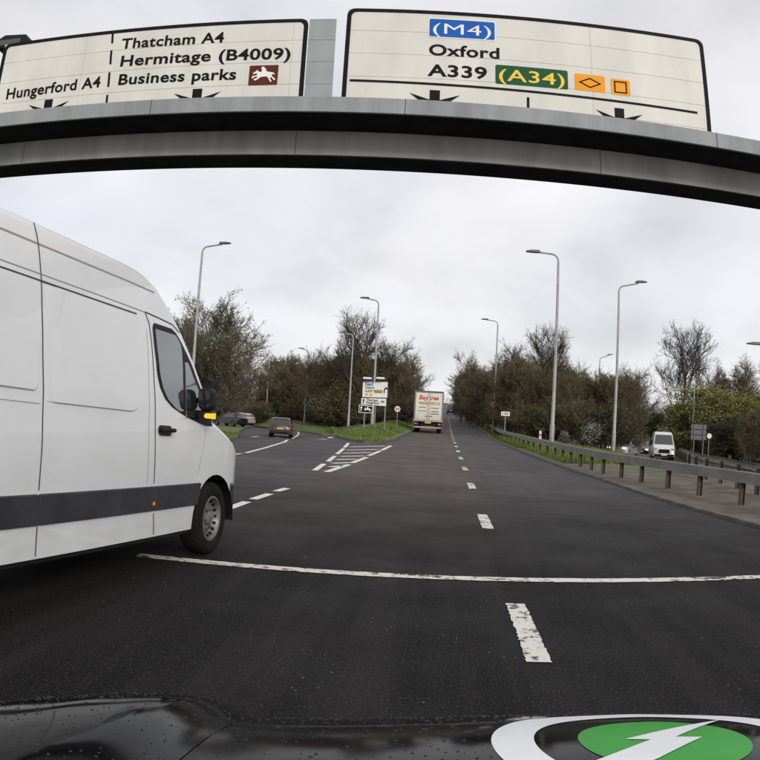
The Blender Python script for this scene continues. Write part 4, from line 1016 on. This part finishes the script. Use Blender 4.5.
for nm, lab, px_, Y_, rz, mt in (('parked_car', 'dark parked car on left verge beyond the van mirror', (230, 427), 84, 60, M['cardark']), ('parked_car', 'pale parked car on left verge just right of dark parked car', (242, 425.5), 92, 40, M['carsilver']), ('silver_car', 'pale car behind right-hand barrier half hidden by thicket', (623, 457), 58, 150, M['carsilver'])):
    p_ = at(*px_, Y_)
    car(nm, lab, (p_.x, Y_, p_.z if nm == 'silver_car' else T(p_.x, Y_)+.12), R(rz), mt, HATCH, 1.75, (-1.25, 1.3), side_win=[[(-1.6, 1.02), (.85, 1.0), (.3, 1.3), (-1.3, 1.36)]], back_win=[(-1.80, 1.03, -1.37, 1.38), (1.06, .99, .40, 1.34)], lights=[('tail_light', .66, -2.03, .85, .25, .18, M['red_lamp'], True), ('headlight', .62, 1.93, .72, .3, .14, M['headlit'] if nm == 'silver_car' else M['trim'], True)])
p_ = at(640.5, 455.5, 84)
car('dark_car', 'dark oncoming car with lit headlights behind white van on far carriageway', (p_.x, 84, p_.z), R(166), M['cardark'], HATCH, 1.8, (-1.25, 1.3), side_win=[[(-1.6, 1.02), (.85, 1.0), (.3, 1.3), (-1.3, 1.36)]], back_win=[(1.06, .99, .40, 1.34)], front=True, lights=[('headlight', .62, 1.93, .72, .34, .18, M['headlit'], True), ('number_plate', 0, 2.0, .5, .52, .11, M['signwhite'], False)])
VAN2 = [(-2.6, .35), (-2.65, .8), (-2.62, 2.3), (-2.5, 2.5), (.35, 2.55), (.85, 2.35), (1.75, 1.42), (2.5, 1.15), (2.72, .9), (2.74, .4), (2.55, .32)]
p_ = at(661.5, 459.5, 70)
car('panel_van', 'small white oncoming panel van on far carriageway at right', (p_.x, 70, p_.z), R(168), M['vanwhite'], VAN2, 2.0, (-1.7, 1.75), wr=.36, cat='van', front=True, side_win=[[(.55, 1.5), (1.5, 1.45), (.85, 2.05), (.55, 2.05)]], back_win=[(1.77, 1.47, .93, 2.28)],
    lights=[('headlight', .78, 2.6, .98, .3, .26, M['trim'], True), ('grille', 0, 2.73, .85, 1.0, .34, M['black'], False), ('bumper', 0, 2.73, .48, 1.8, .2, M['black'], False), ('number_plate', 0, 2.79, .52, .52, .11, M['signwhite'], False), ('door_mirror', 1.12, 1.35, 1.55, .2, .4, M['black'], True)])

# ------------------------------------------------------------------ trees and shrubs
M['bark'] = material('bark', (.065,.054,.044), (.12,.10,.082), 3, .9, bump=.5, stretch=(1, 1, .3))
M['twig'] = material('bare_twigs', (.050,.040,.030), (.085,.068,.050), .6, .9, spec=.2)
M['twigpale'] = material('pale_bare_twigs', (.085,.072,.056), (.13,.11,.088), .6, .9, spec=.2)
M['twigbrown'] = material('reddish_bare_twigs', (.090,.070,.046), (.155,.122,.082), .6, .9, spec=.2)
M['bud'] = material('brown_buds', (.100,.080,.042), (.165,.135,.072), .5, .85, spec=.15)
M['olive'] = material('olive_spring_leaves', (.095,.098,.032), (.165,.160,.052), .5, .8, spec=.2)
M['willow'] = material('yellow_green_willow_leaves', (.21,.22,.045), (.31,.315,.085), .5, .75, spec=.2)
M['ivy'] = material('dark_ivy_leaves', (.025,.032,.014), (.055,.062,.025), .6, .7, spec=.3)
M['blossom'] = material('white_blossom', (.62,.60,.56), (.75,.73,.70), 2, .7)
def leafcard(b_, p, s_, mi=0):
    a = Vector((random.gauss(0, 1), random.gauss(0, 1), random.gauss(0, 1))).normalized()
    c_ = a.orthogonal().normalized(); c_.rotate(Matrix.Rotation(random.uniform(0, 6.28), 3, a)); d_ = a.cross(c_)
    w_ = s_*random.uniform(.6, 1.1); l_ = s_*random.uniform(.8, 1.6)
    bb = len(b_.v); b_.v += [tuple(p-c_*w_*.5), tuple(p+d_*l_*.5-c_*w_*.1), tuple(p+c_*w_*.5), tuple(p-d_*l_*.5+c_*w_*.1)]
    b_.face([bb, bb+1, bb+2, bb+3], mi)
def thin(b_, pts, r0, r1):
    b_.tube(pts, [r0+(r1-r0)*i/(len(pts)-1) for i in range(len(pts))], 3, cap=False)
def make_tree(seed, H_, spread, stems=1, limbs=12, br=7, tw=6, tl=3, leaf=0, leafsize=.16, mats=('bark', 'twig', 'bud'), low=.25, droop=0, up=.35, tr=.16, fine=.008, two=None, ctrl=.5, fan=0):
    """returns (trunk mesh, crown mesh): trunk with limbs, and branches with twigs and leaf-sized faces"""
    rnd = random.Random(seed); random.seed(seed)
    wood, crown_ = MB(), MB()
    def V(s_=1): return Vector((rnd.gauss(0, s_), rnd.gauss(0, s_), rnd.gauss(0, s_)))
    def path(p, d, L_, k, jit, g):
        pts = [p.copy()]; d = d.normalized()
        for i in range(k):
            d = (d + V(jit) + Vector((0, 0, g))).normalized(); p = p + d*(L_/k); pts.append(p.copy())
        return pts, d
    def along(pts, f):
        x_ = f*(len(pts)-1); i = min(int(x_), len(pts)-2); return pts[i].lerp(pts[i+1], x_-i), (pts[i+1]-pts[i]).normalized()
    def side(d, ang):
        o_ = d.orthogonal().normalized(); o_.rotate(Matrix.Rotation(rnd.uniform(0, 6.283), 3, d)); return (d*math.cos(ang)+o_*math.sin(ang)).normalized()
    for s_ in range(stems):
        ang = rnd.uniform(0, 6.28); off = Vector((math.cos(ang), math.sin(ang), 0))*(0 if stems == 1 else spread*.35*math.sqrt(rnd.random()))
        h_ = H_*(1 if s_ == 0 else rnd.uniform(.6, .98))
        lean = V(.06)+off*.12/max(spread, .1); lean.z = 1
        tpts, _ = path(off, lean, h_*(.72 if fan else .82), 9, .06, .12)
        tpts[0].z = -.4
        wood.tube(tpts, [tr*(1-.85*i/9) for i in range(10)], 7)
        for l in range(limbs):
            f = low+(1-low)*(l+.5)/limbs*.98; p, d = along(tpts, f)
            prof = math.sin(math.pi*min(1, (f-low)/(1-low)*.80+.22))**.7
            LL = spread*prof*rnd.uniform(.7, 1.1)+.4
            if fan: LL = spread*(1.2-.5*f)*rnd.uniform(.75, 1.1)+.3
            dd = side(d, R((rnd.uniform(42, 72) if fan else rnd.uniform(38, 68))-22*f)); lp, ld = path(p, dd, LL, 5, .13, up*.3)
            wood.tube(lp, [tr*.42*(1-.75*i/5)*(1.1-f*.6) for i in range(6)], 5, cap=False)
            for b2 in range(br):
                f2 = (.38 if fan else .22)+(.62 if fan else .78)*(b2+rnd.random())/br; p2, d2 = along(lp, f2)
                L2 = LL*.42*rnd.uniform(.6, 1.15)*(1.15-f2*.5)+.25
                bp_, bd = path(p2, side(d2, R(rnd.uniform(25, 60))), L2, 4, .16, up*.35-droop*.2)
                thin(crown_, bp_, .022+.010*H_/10, .010)
                for t3 in range(tw):
                    f3 = .15+.85*(t3+rnd.random())/tw; p3, d3 = along(bp_, f3); L3 = L2*.5*rnd.uniform(.6, 1.2)+.18
                    tp_, td = path(p3, side(d3, R(rnd.uniform(20, 55))), L3*(1+droop), 3, .16, up*.25-droop*.8)
                    thin(crown_, tp_, fine*1.3, fine*.7)
                    for t4 in range(tl):
                        f4 = .2+.8*rnd.random(); p4, d4 = along(tp_, f4); L4 = L3*.55*rnd.uniform(.6, 1.2)
                        q4 = p4+(side(d4, R(rnd.uniform(20, 50)))+Vector((0, 0, up*.25-droop)))*L4*(1+droop)
                        thin(crown_, [p4, p4.lerp(q4, .5)+V(.02), q4], fine, fine*.5)
                        for k in range(leaf):
                            if rnd.random() < ctrl: leafcard(crown_, p4.lerp(q4, rnd.random()*1.1)+V(.07), leafsize, 1 if (two is None or rnd.random() > two) else 2)
    ms = [M[mats[1]], M[mats[2]]]+([M[mats[3]]] if len(mats) > 3 else [])
    return wood.mesh('trunk', M[mats[0]], True), crown_.mesh('crown', ms)
KIND = {
 'bare':   (make_tree(11, 10, 4.0, limbs=16, br=9, tw=7, tl=4, up=.42, tr=.20, fine=.011, mats=('bark', 'twig', 'bud'), fan=1), 10),
 'bare2':  (make_tree(12, 10, 3.7, limbs=15, br=9, tw=7, tl=4, up=.45, tr=.17, fine=.011, mats=('bark', 'twigbrown', 'bud'), leaf=1, ctrl=.2, leafsize=.12, fan=1, low=.2), 10),
 'round':  (make_tree(13, 9, 3.9, stems=3, limbs=11, br=9, tw=7, tl=4, up=.45, tr=.14, low=.12, fine=.011, leaf=1, ctrl=.65, leafsize=.10, mats=('bark', 'twigpale', 'olive'), fan=1), 9),
 'thick':  (make_tree(14, 7, 2.5, stems=5, limbs=9, br=6, tw=5, tl=4, leaf=2, ctrl=.6, leafsize=.085, low=.06, up=.45, tr=.07, fine=.010, mats=('bark', 'twigbrown', 'bud', 'olive'), two=.45), 7),
 'thick2': (make_tree(15, 7, 2.2, stems=5, limbs=9, br=6, tw=5, tl=4, leaf=2, ctrl=.45, leafsize=.08, low=.06, up=.5, tr=.07, fine=.010, mats=('bark', 'twigbrown', 'bud', 'olive'), two=.25), 7),
 'olive':  (make_tree(16, 7, 2.4, stems=4, limbs=10, br=6, tw=5, tl=4, leaf=2, ctrl=.7, leafsize=.09, low=.08, up=.6, tr=.08, fine=.010, mats=('bark', 'twig', 'olive', 'bud'), two=.35), 7),
 'willow': (make_tree(17, 7, 3.0, stems=2, limbs=11, br=7, tw=6, tl=4, leaf=4, ctrl=.8, leafsize=.11, low=.15, up=.3, droop=.35, tr=.16, fine=.008, mats=('bark', 'twigpale', 'willow', 'olive'), two=.12), 7),
 'shrub':  (make_tree(18, 2.6, 1.5, stems=6, limbs=6, br=5, tw=4, tl=3, leaf=2, ctrl=.8, leafsize=.09, low=.03, up=.4, tr=.03, fine=.007, mats=('bark', 'twigbrown', 'bud', 'olive'), two=.3), 2.6),
 'ivy':    (make_tree(19, 2.6, 1.5, stems=6, limbs=6, br=5, tw=4, tl=3, leaf=3, ctrl=.8, leafsize=.09, low=.03, up=.3, tr=.03, fine=.007, mats=('bark', 'twig', 'ivy', 'bud'), two=.35), 2.6),
 'blossom': (make_tree(20, 3.4, 1.5, stems=5, limbs=8, br=5, tw=4, tl=3, leaf=1, ctrl=.55, leafsize=.10, low=.08, up=.5, tr=.05, fine=.007, mats=('bark', 'twig', 'blossom', 'bud'), two=.35), 3.4),
}
random.seed(31)
NAMES = {'bare': 'bare_tree', 'bare2': 'bare_tree', 'round': 'bare_tree', 'thick': 'thicket_tree', 'thick2': 'thicket_tree', 'olive': 'thicket_tree', 'willow': 'willow_tree', 'shrub': 'shrub', 'ivy': 'shrub', 'blossom': 'blossom_shrub'}
def plant(kind, x_, y_, h_, label, group=None, wid=1.0, rz=None, base=None):
    (wm, cm), h0 = KIND[kind]; z_ = T(x_, y_)-.02 if base is None else base
    cat = 'shrub' if 'shrub' in NAMES[kind] else 'tree'
    root = empty(NAMES[kind], (x_, y_, z_), random.uniform(0, 6.28) if rz is None else rz, label, cat, group)
    s_ = h_/h0; root.scale = (s_*wid, s_*wid, s_)
    link('trunk', wm, root); link('crown', cm, root); return root
def plant_px(kind, px, py, Y, label, group=None, wid=1.0, rz=None):
    """stands where column px meets distance Y, and reaches up to row py"""
    p_ = at(px, py, Y); b0 = T(p_.x, Y); return plant(kind, p_.x, Y, p_.z-b0, label, group, wid, rz)
# single trees that stand out
plant_px('round', 208, 303, 56, 'large rounded bare tree behind van cab at left', wid=1.1)
plant_px('round', 178, 318, 62, 'bare tree with pale twigs directly behind van roof', wid=.9)
plant_px('bare2', 238, 372, 84, 'small bare tree between parked cars and far lamp at left', wid=.9)
plant_px('bare', 366, 316, 88, 'tall bare tree rising above island woods behind lamp column', wid=1.0)
plant_px('bare2', 346, 342, 94, 'rounded bare treetop left of the tall bare island tree', wid=1.1)
plant_px('bare2', 386, 340, 90, 'rounded bare treetop right of the tall bare island tree', wid=1.0)
plant_px('bare2', 402, 350, 96, 'bare tree at right end of island woods', wid=.9)
plant_px('bare2', 322, 352, 96, 'bare treetop above the middle of island woods', wid=.8)
plant_px('bare', 545, 333, 80, 'tall bare tree rising above right-hand thicket beside nearest lamp', wid=1.05)
plant_px('bare2', 524, 346, 90, 'bare crown left of nearest lamp above right-hand thicket', wid=1.1)
plant_px('bare2', 566, 352, 78, 'bare crown right of nearest lamp above right-hand thicket', wid=.9)
plant_px('bare2', 624, 366, 66, 'bare crown beside lamp with right-pointing arm', wid=1.0)
plant_px('bare2', 470, 352, 128, 'bare tree at the left end of right-hand thicket', wid=.8)
plant_px('bare', 681, 328, 84, 'tallest bare tree standing alone above willow at right', wid=.85)
plant_px('bare2', 713, 362, 96, 'smaller bare tree right of the tallest one', wid=.85)
plant_px('willow', 710, 385, 72, 'largest yellow-green willow in spring leaf at right', wid=1.5)
plant_px('willow', 745, 394, 70, 'yellow-green willow near right edge beside brown hedge', wid=1.1)
plant_px('willow', 683, 402, 76, 'smaller yellow-green willow left of the larger one', wid=1.0)
plant_px('bare2', 752, 358, 90, 'bare tree at the right edge of photo behind brown hedge', wid=1.2)
plant_px('round', 735, 380, 100, 'low spreading bare tree between willow and photo edge', wid=1.2)
plant_px('blossom', 591, 424, 47, 'white blossoming shrub in front of right-hand thicket', wid=1.0)
plant_px('blossom', 565, 432, 50, 'smaller white blossoming shrub left of the larger one', wid=.8)
# island woods
G1 = {'thick': 'brown budding tree in the dense woods behind the grass island', 'thick2': 'reddish brown bare tree in the dense woods behind the grass island', 'olive': 'olive-tinged tree in the dense woods behind the grass island', 'bare2': 'bare treetop in the dense woods behind the grass island'}
def wood_y(px): return lerp(px, [255, 285, 300, 320, 335, 412], [136, 128, 114, 106, 90, 86])
tops = [(262, 384), (272, 372), (285, 362), (298, 361), (310, 362), (322, 360), (334, 358), (346, 355), (358, 356), (368, 354), (378, 353), (388, 355), (397, 360), (405, 371), (410, 384)]
for i, (px, py) in enumerate(tops):
    k = ('thick', 'thick2', 'olive')[i % 3]
    plant_px(k, px, py+random.uniform(-3, 5), wood_y(px)+random.uniform(0, 5), G1[k], 'trees of the island woods', wid=random.uniform(.95, 1.2))
for i in range(12):
    k = ('thick2', 'thick', 'olive', 'bare2')[i % 4]
    px = 268+12.3*i; plant_px(k, px, 357+random.uniform(-4, 6)+(10 if px < 280 else 0)+(10 if px > 398 else 0), wood_y(px)+18+random.uniform(0, 10), G1[k], 'trees of the island woods', wid=random.uniform(1, 1.3))
for i in range(13):                            # along the main road's left edge into the distance
    k = ('thick', 'olive', 'thick2')[i % 3]
    y_ = 98+15*i; plant(k, road_l(y_)-3.2-random.uniform(0, 1.5), y_, random.uniform(6.0, 7.5), G1[k].replace('dense woods behind the grass island', 'far row along the main road left of the lorry'), 'far trees left of the lorry', wid=1.1)
    if i % 2: plant('bare2', road_l(y_)-5.5, y_+5, random.uniform(8, 10), 'bare treetop in the far row along the main road left of the lorry', 'far trees left of the lorry', wid=.9)
# right-hand thicket
G2 = {k: v.replace('dense woods behind the grass island', 'thicket behind the right-hand barrier') for k, v in G1.items()}
tops = [(462, 384), (472, 371), (483, 364), (496, 363), (508, 361), (520, 357), (532, 358), (546, 360), (560, 364), (572, 372), (586, 380), (600, 374), (613, 370), (624, 374)]
for i, (px, py) in enumerate(tops):
    Y_ = lerp(px, [460, 500, 510, 545, 600, 642], [116, 88, 80, 64, 57, 57])+random.uniform(-1, 5); k = ('thick2', 'thick', 'thick2', 'olive')[i % 4]
    plant_px(k, px, py+random.uniform(-3, 5), Y_, G2[k], 'trees of the right-hand thicket', wid=random.uniform(.9, 1.1))
for i in range(12):
    k = ('thick', 'bare2', 'thick2', 'olive')[i % 4]
    px = 470+14*i; plant_px(k, px, lerp(px, [460, 500, 540, 580, 640, 660], [376, 362, 352, 372, 368, 392])+random.uniform(-4, 5), lerp(px, [460, 560, 650], [134, 92, 96])+random.uniform(0, 8), G2[k], 'trees of the right-hand thicket', wid=random.uniform(1, 1.2))
for i in range(13):
    k = ('thick2', 'thick', 'olive')[i % 3]
    y_ = 104+15*i; plant(k, kerb_r(y_)+4.8+random.uniform(0, 2), y_, random.uniform(5.5, 7.5), G1[k].replace('dense woods behind the grass island', 'far row along the main road right of the lorry'), 'far trees right of the lorry', wid=1.1)
    if i % 2: plant('bare2', kerb_r(y_)+7.5, y_+6, random.uniform(8, 9.5), 'bare treetop in the far row along the main road right of the lorry', 'far trees right of the lorry', wid=.9)
# left side beyond the branch road and far right
G3 = {k: v.replace('dense woods behind the grass island', 'far row behind the parked cars') for k, v in G1.items()}
for i in range(13):
    k = ('thick', 'thick2', 'bare2', 'olive')[i % 4]
    px = 168+8*i; plant_px(k, px, lerp(px, [168, 220, 240, 265], [370, 376, 396, 396])+random.uniform(-5, 5), 108+random.uniform(-6, 26), G3[k], 'far trees at left', wid=1.2)
for i in range(8):
    k = ('thick2', 'olive', 'thick', 'bare2')[i % 4]; px = 56+14*i
    plant_px(k, px, 362+random.uniform(-8, 8), 96+random.uniform(-6, 20), G3[k].replace('behind the parked cars', 'hidden behind the white van'), 'far trees behind the van', wid=1.4)
G4 = {k: v.replace('dense woods behind the grass island', 'far hedge behind the willow') for k, v in G1.items()}
for i in range(13):
    k = ('thick2', 'thick', 'olive', 'bare2')[i % 4]
    px = 634+11.3*i; plant_px(k, px, lerp(px, [634, 680, 730, 760], [404, 402, 390, 386])+random.uniform(-5, 6), 104+random.uniform(-2, 14), G4[k], 'far trees at right', wid=1.35)
for i, (px, py, Y_) in enumerate(((738, 416, 68), (756, 410, 64), (772, 404, 62), (728, 420, 70), (748, 414, 62))):
    plant_px(('thick2', 'thick')[i % 2], px, py, Y_, ('reddish brown' if i % 2 == 0 else 'brown budding')+' tree in the hedge at right edge beside willow', 'hedge trees at right edge', wid=1.25)
# undergrowth
def under(kind, px, py, Y_, place, group, wid):
    plant_px(kind, px, py, Y_, ('low tangled brown shrub ' if kind == 'shrub' else 'low dark leafy shrub ')+place, group, wid=wid)
for i in range(24):
    px = 262+6.2*i; under(('shrub', 'ivy')[i % 2], px, 404+random.uniform(-6, 6), wood_y(px)-3+random.uniform(0, 5), 'at the foot of the island woods', 'undergrowth of the island woods', random.uniform(1.1, 1.6))
for i in range(22):
    px = 472+7.2*i; under(('shrub', 'ivy', 'shrub')[i % 3], px, lerp(px, [470, 540, 645], [404, 412, 424])+random.uniform(-8, 6), lerp(px, [470, 500, 510, 545, 600, 645], [104, 84, 76, 58, 54, 60])+random.uniform(-1, 3), 'at the foot of the right-hand thicket', 'undergrowth of the right-hand thicket', random.uniform(.9, 1.4))
for i in range(14):
    px = 684+7.5*i; under(('shrub', 'ivy')[i % 2], px, 430+random.uniform(-6, 5), lerp(px, [684, 700, 720], [92, 80, 66])+random.uniform(-1, 4), 'on the bank beyond the far carriageway', 'shrubs on the far bank', random.uniform(1.2, 1.8))
for i in range(9):
    px = 188+9*i; under(('ivy', 'shrub')[i % 2], px, 412+random.uniform(-6, 4), 92+random.uniform(0, 14), 'on the left verge beyond the parked cars', 'shrubs beyond the parked cars', random.uniform(1.3, 1.8))
# grass blades on the island and the verges
def blades(name, label, count, fn, h0=.10):
    b_ = MB()
    for _ in range(count):
        q = fn()
        if q is None: continue
        x_, y_, z_ = q; a = random.uniform(0, 6.28); h_ = h0*random.uniform(.5, 1.5); w_ = .035*random.uniform(.6, 1.4); lx, ly = random.gauss(0, .05), random.gauss(0, .05)
        bb = len(b_.v); b_.v += [(x_-math.cos(a)*w_, y_-math.sin(a)*w_, z_-.03), (x_+math.cos(a)*w_, y_+math.sin(a)*w_, z_-.03), (x_+lx, y_+ly, z_+h_)]; b_.face([bb, bb+1, bb+2])
    return tag(b_.build(name, M['blade']), label, 'grass', kind='stuff')
M['blade'] = material('grass_blades', (.075,.135,.022), (.17,.22,.05), .9, .75, spec=.2)
from mathutils.geometry import intersect_point_line
def inside(x_, y_, poly):
    c_ = False; j = len(poly)-1
    for i in range(len(poly)):
        if (poly[i][1] > y_) != (poly[j][1] > y_) and x_ < (poly[j][0]-poly[i][0])*(y_-poly[i][1])/(poly[j][1]-poly[i][1])+poly[i][0]: c_ = not c_
        j = i
    return c_
def f_isl():
    x_, y_ = random.uniform(-26, -2.9), 36+(random.random()**1.3)*52
    if not inside(x_, y_, isl) or (inside(x_, y_, wf+[(lastx-10, lasty+15), (lastx-24, lasty+32), (-30, 170), (-9, 120), (isl_l[0][0]+1.5, isl_l[0][1]+9)]) and random.random() > .06): return None
    return x_, y_, T(x_, y_)+.12+mound(x_, y_)
blades('grass', 'bright green grass on the island around the direction sign', 70000, f_isl, .12)
def f_rv():
    y_ = 22+random.random()**1.2*60; x_ = bar_x(y_)+random.uniform(-.25, 4.5)
    if y_ < 27 and x_ < bar_x(y_)+4.5: return None
    return x_, y_, T(x_, y_)+.05
blades('grass', 'rough green grass on the verge behind the right-hand barrier', 30000, f_rv, .16)
def f_lv():
    y_ = 24+random.random()*40; x_ = -9-random.random()*14
    if not inside(x_, y_, vl+[(vl[-1][0]-12, vl[-1][1]+20), (-90, 140), (-90, -12)]): return None
    return x_, y_, T(x_, y_)+.12
blades('grass', 'green grass on the verge left of the branch road', 14000, f_lv, .12)
def f_edge():
    y_ = 40+random.random()*90; x_ = kerb_r(y_)+.2+random.random()*.9; return x_, y_, T(x_, y_)+.05
blades('grass', 'thin grass between kerb and barrier further along the right edge', 16000, f_edge, .10)

# ------------------------------------------------------------------ bonnet of the car that carries the camera
M['bonnet'] = material('wet_black_bonnet', (.0025,.0025,.003), (.006,.006,.007), 2.2, .03, spec=.07, bump=.03, bscale=9, rough2=.16)
M['drop'] = material('rain_drops', (.006,.006,.007), None, rough=.08, spec=.5)
M['emblemgreen'] = material('emblem_green', (.03,.33,.03), (.04,.37,.04), 4, .35, spec=.15)
M['emblemwhite'] = material('emblem_white', (.80,.81,.82), (.86,.87,.88), 6, .4)
YS_ = 1.55
SIL = [(-60, 760), (0, 731), (53, 713), (105, 700), (158, 694), (195, 695), (214, 700), (232, 709), (250, 716), (280, 718), (400, 717.5), (500, 715), (620, 713.5), (700, 713.5), (760, 714.5), (900, 722)]
SX = [at(a, c_, YS_) for a, c_ in SIL]
def bz(x_): return lerp(x_, [p.x for p in SX], [p.z for p in SX])
def bzs(x_): return (bz(x_-.03)+bz(x_)*2+bz(x_+.03))/4
def bon(x_, y_):
    s_ = (bzs(x_)-CAMZ)/YS_; d = y_-YS_; return bzs(x_)+s_*d-.26*d*d
own = empty('car_bonnet', (0, 1.2, 0), 0, 'wet black bonnet of own car with green lightning emblem at bottom', 'car')
def bpart(name, xs_, mat):
    b_ = MB(); b_.grid([[(x_, y_-1.2, bon(x_, y_)) for x_ in xs_] for y_ in span(.45, 2.1, 40)]); return b_.build(name, mat, own, smooth=True)
bpart('wing', span(-1.0, -.3335, 40), M['bonnet']); bpart('bonnet_panel', span(-.3310, 1.35, 60), M['bonnet'])
b_ = MB(); b_.grid([[(x_, .9-.0, bon(x_, 2.1)-.02) for x_ in span(-1.0, 1.35, 20)], [(x_, .93, .25) for x_ in span(-1.0, 1.35, 20)]]); b_.build('front_bumper', M['bonnet'], own)
b_ = MB(); b_.grid([[(-1.0, y_-1.2, bon(-1.0, y_)) for y_ in span(.45, 2.1, 12)], [(-1.02, y_-1.2, .3) for y_ in span(.45, 2.1, 12)]]); b_.build('wing_side', M['bonnet'], own)
b_ = MB(); b_.grid([[(-.342, y_-1.2, bon(-.342, y_)-.012), (-.324, y_-1.2, bon(-.324, y_)-.012)] for y_ in span(.45, 2.1, 20)]); b_.build('panel_gap', M['black'], own)
def bhit(px, py):
    d = ray(px, py); k = .3
    while k < 3:
        p = CAM+d*k
        if p.z < bon(p.x, p.y):
            a_, c_ = k-.001, k
            for _ in range(18):
                h_ = (a_+c_)/2; p = CAM+d*h_
                if p.z < bon(p.x, p.y): c_ = h_
                else: a_ = h_
            return p
        k += .001
    return CAM+d*1.6
gc = bhit(665, 739.5); gl, gr = bhit(577, 738), bhit(754, 741); g_ = (gr.x-gl.x)/2; gtop = bhit(650, 722); gy = max(.06, gtop.y-gc.y)
def disc(name, r0, r1, mat, off):
    b_ = MB(); rows_ = []
    for k in range(97):
        a = 2*math.pi*k/96
        row = []
        for r_ in span(r0, r1, 4):
            x_, y_ = gc.x+g_*r_*math.cos(a), gc.y+gy*r_*math.sin(a); y_ = max(y_, .46)
            row.append((x_, y_-1.2, bon(x_, y_)+off))
        rows_.append(row)
    b_.grid(rows_); return b_.build(name, mat, own, smooth=True)
disc('emblem_disc', .001, 1.0, M['emblemgreen'], .0009); disc('emblem_ring', 1.50, 1.98, M['emblemwhite'], .0009)
bm = bmesh.new()
BV = {k: bhit(*q) for k, q in dict(tip=(720.6, 720.5), lt=(625, 740), nl=(650.5, 740.6), bl=(602.5, 759), b0=(568, 772), b1=(628, 772), br=(658.7, 759), rt=(702, 738), nr=(675.6, 737.8)).items()}
BV = {k: bm.verts.new((p.x, p.y-1.2, 0)) for k, p in BV.items()}
for q in (('tip', 'lt', 'nl'), ('tip', 'nl', 'nr'), ('nr', 'nl', 'br'), ('nr', 'br', 'rt'), ('nl', 'bl', 'br'), ('bl', 'b0', 'b1'), ('bl', 'b1', 'br')): bm.faces.new([BV[k] for k in q])
for _ in range(3): bmesh.ops.subdivide_edges(bm, edges=[e_ for e_ in bm.edges if e_.calc_length() > .02], cuts=1); bmesh.ops.triangulate(bm, faces=bm.faces[:])
for v in bm.verts: v.co.z = bon(v.co.x, v.co.y+1.2)+.0022
bmesh.ops.recalc_face_normals(bm, faces=bm.faces)
me = bpy.data.meshes.new('lightning_bolt'); bm.to_mesh(me); bm.free(); me.materials.append(M['emblemwhite']); link('lightning_bolt', me, own)
random.seed(77); b_ = MB()
for _ in range(2600):
    x_, y_ = random.uniform(-.95, .9), random.uniform(.7, 1.62); r_ = random.choice((.0012, .0016, .0022, .003))*random.uniform(.7, 1.2); z_ = bon(x_, y_)
    if (x_-gc.x)**2/g_**2+(y_-gc.y)**2/gy**2 < 4.1: continue
    bb = len(b_.v); b_.v.append((x_, y_-1.2, z_+r_*.55))
    for k in range(6): a = 1.0472*k; b_.v.append((x_+r_*.65*math.cos(a), y_-1.2+r_*.65*math.sin(a), z_+r_*.40))
    for k in range(6): a = 1.0472*k; b_.v.append((x_+r_*math.cos(a), y_-1.2+r_*math.sin(a), z_-.0003))
    for k in range(6):
        j = (k+1) % 6; b_.face([bb, bb+1+k, bb+1+j]); b_.face([bb+1+k, bb+7+k, bb+7+j, bb+1+j])
tag(b_.build('rain_drops', M['drop'], own, smooth=True), kind='stuff')
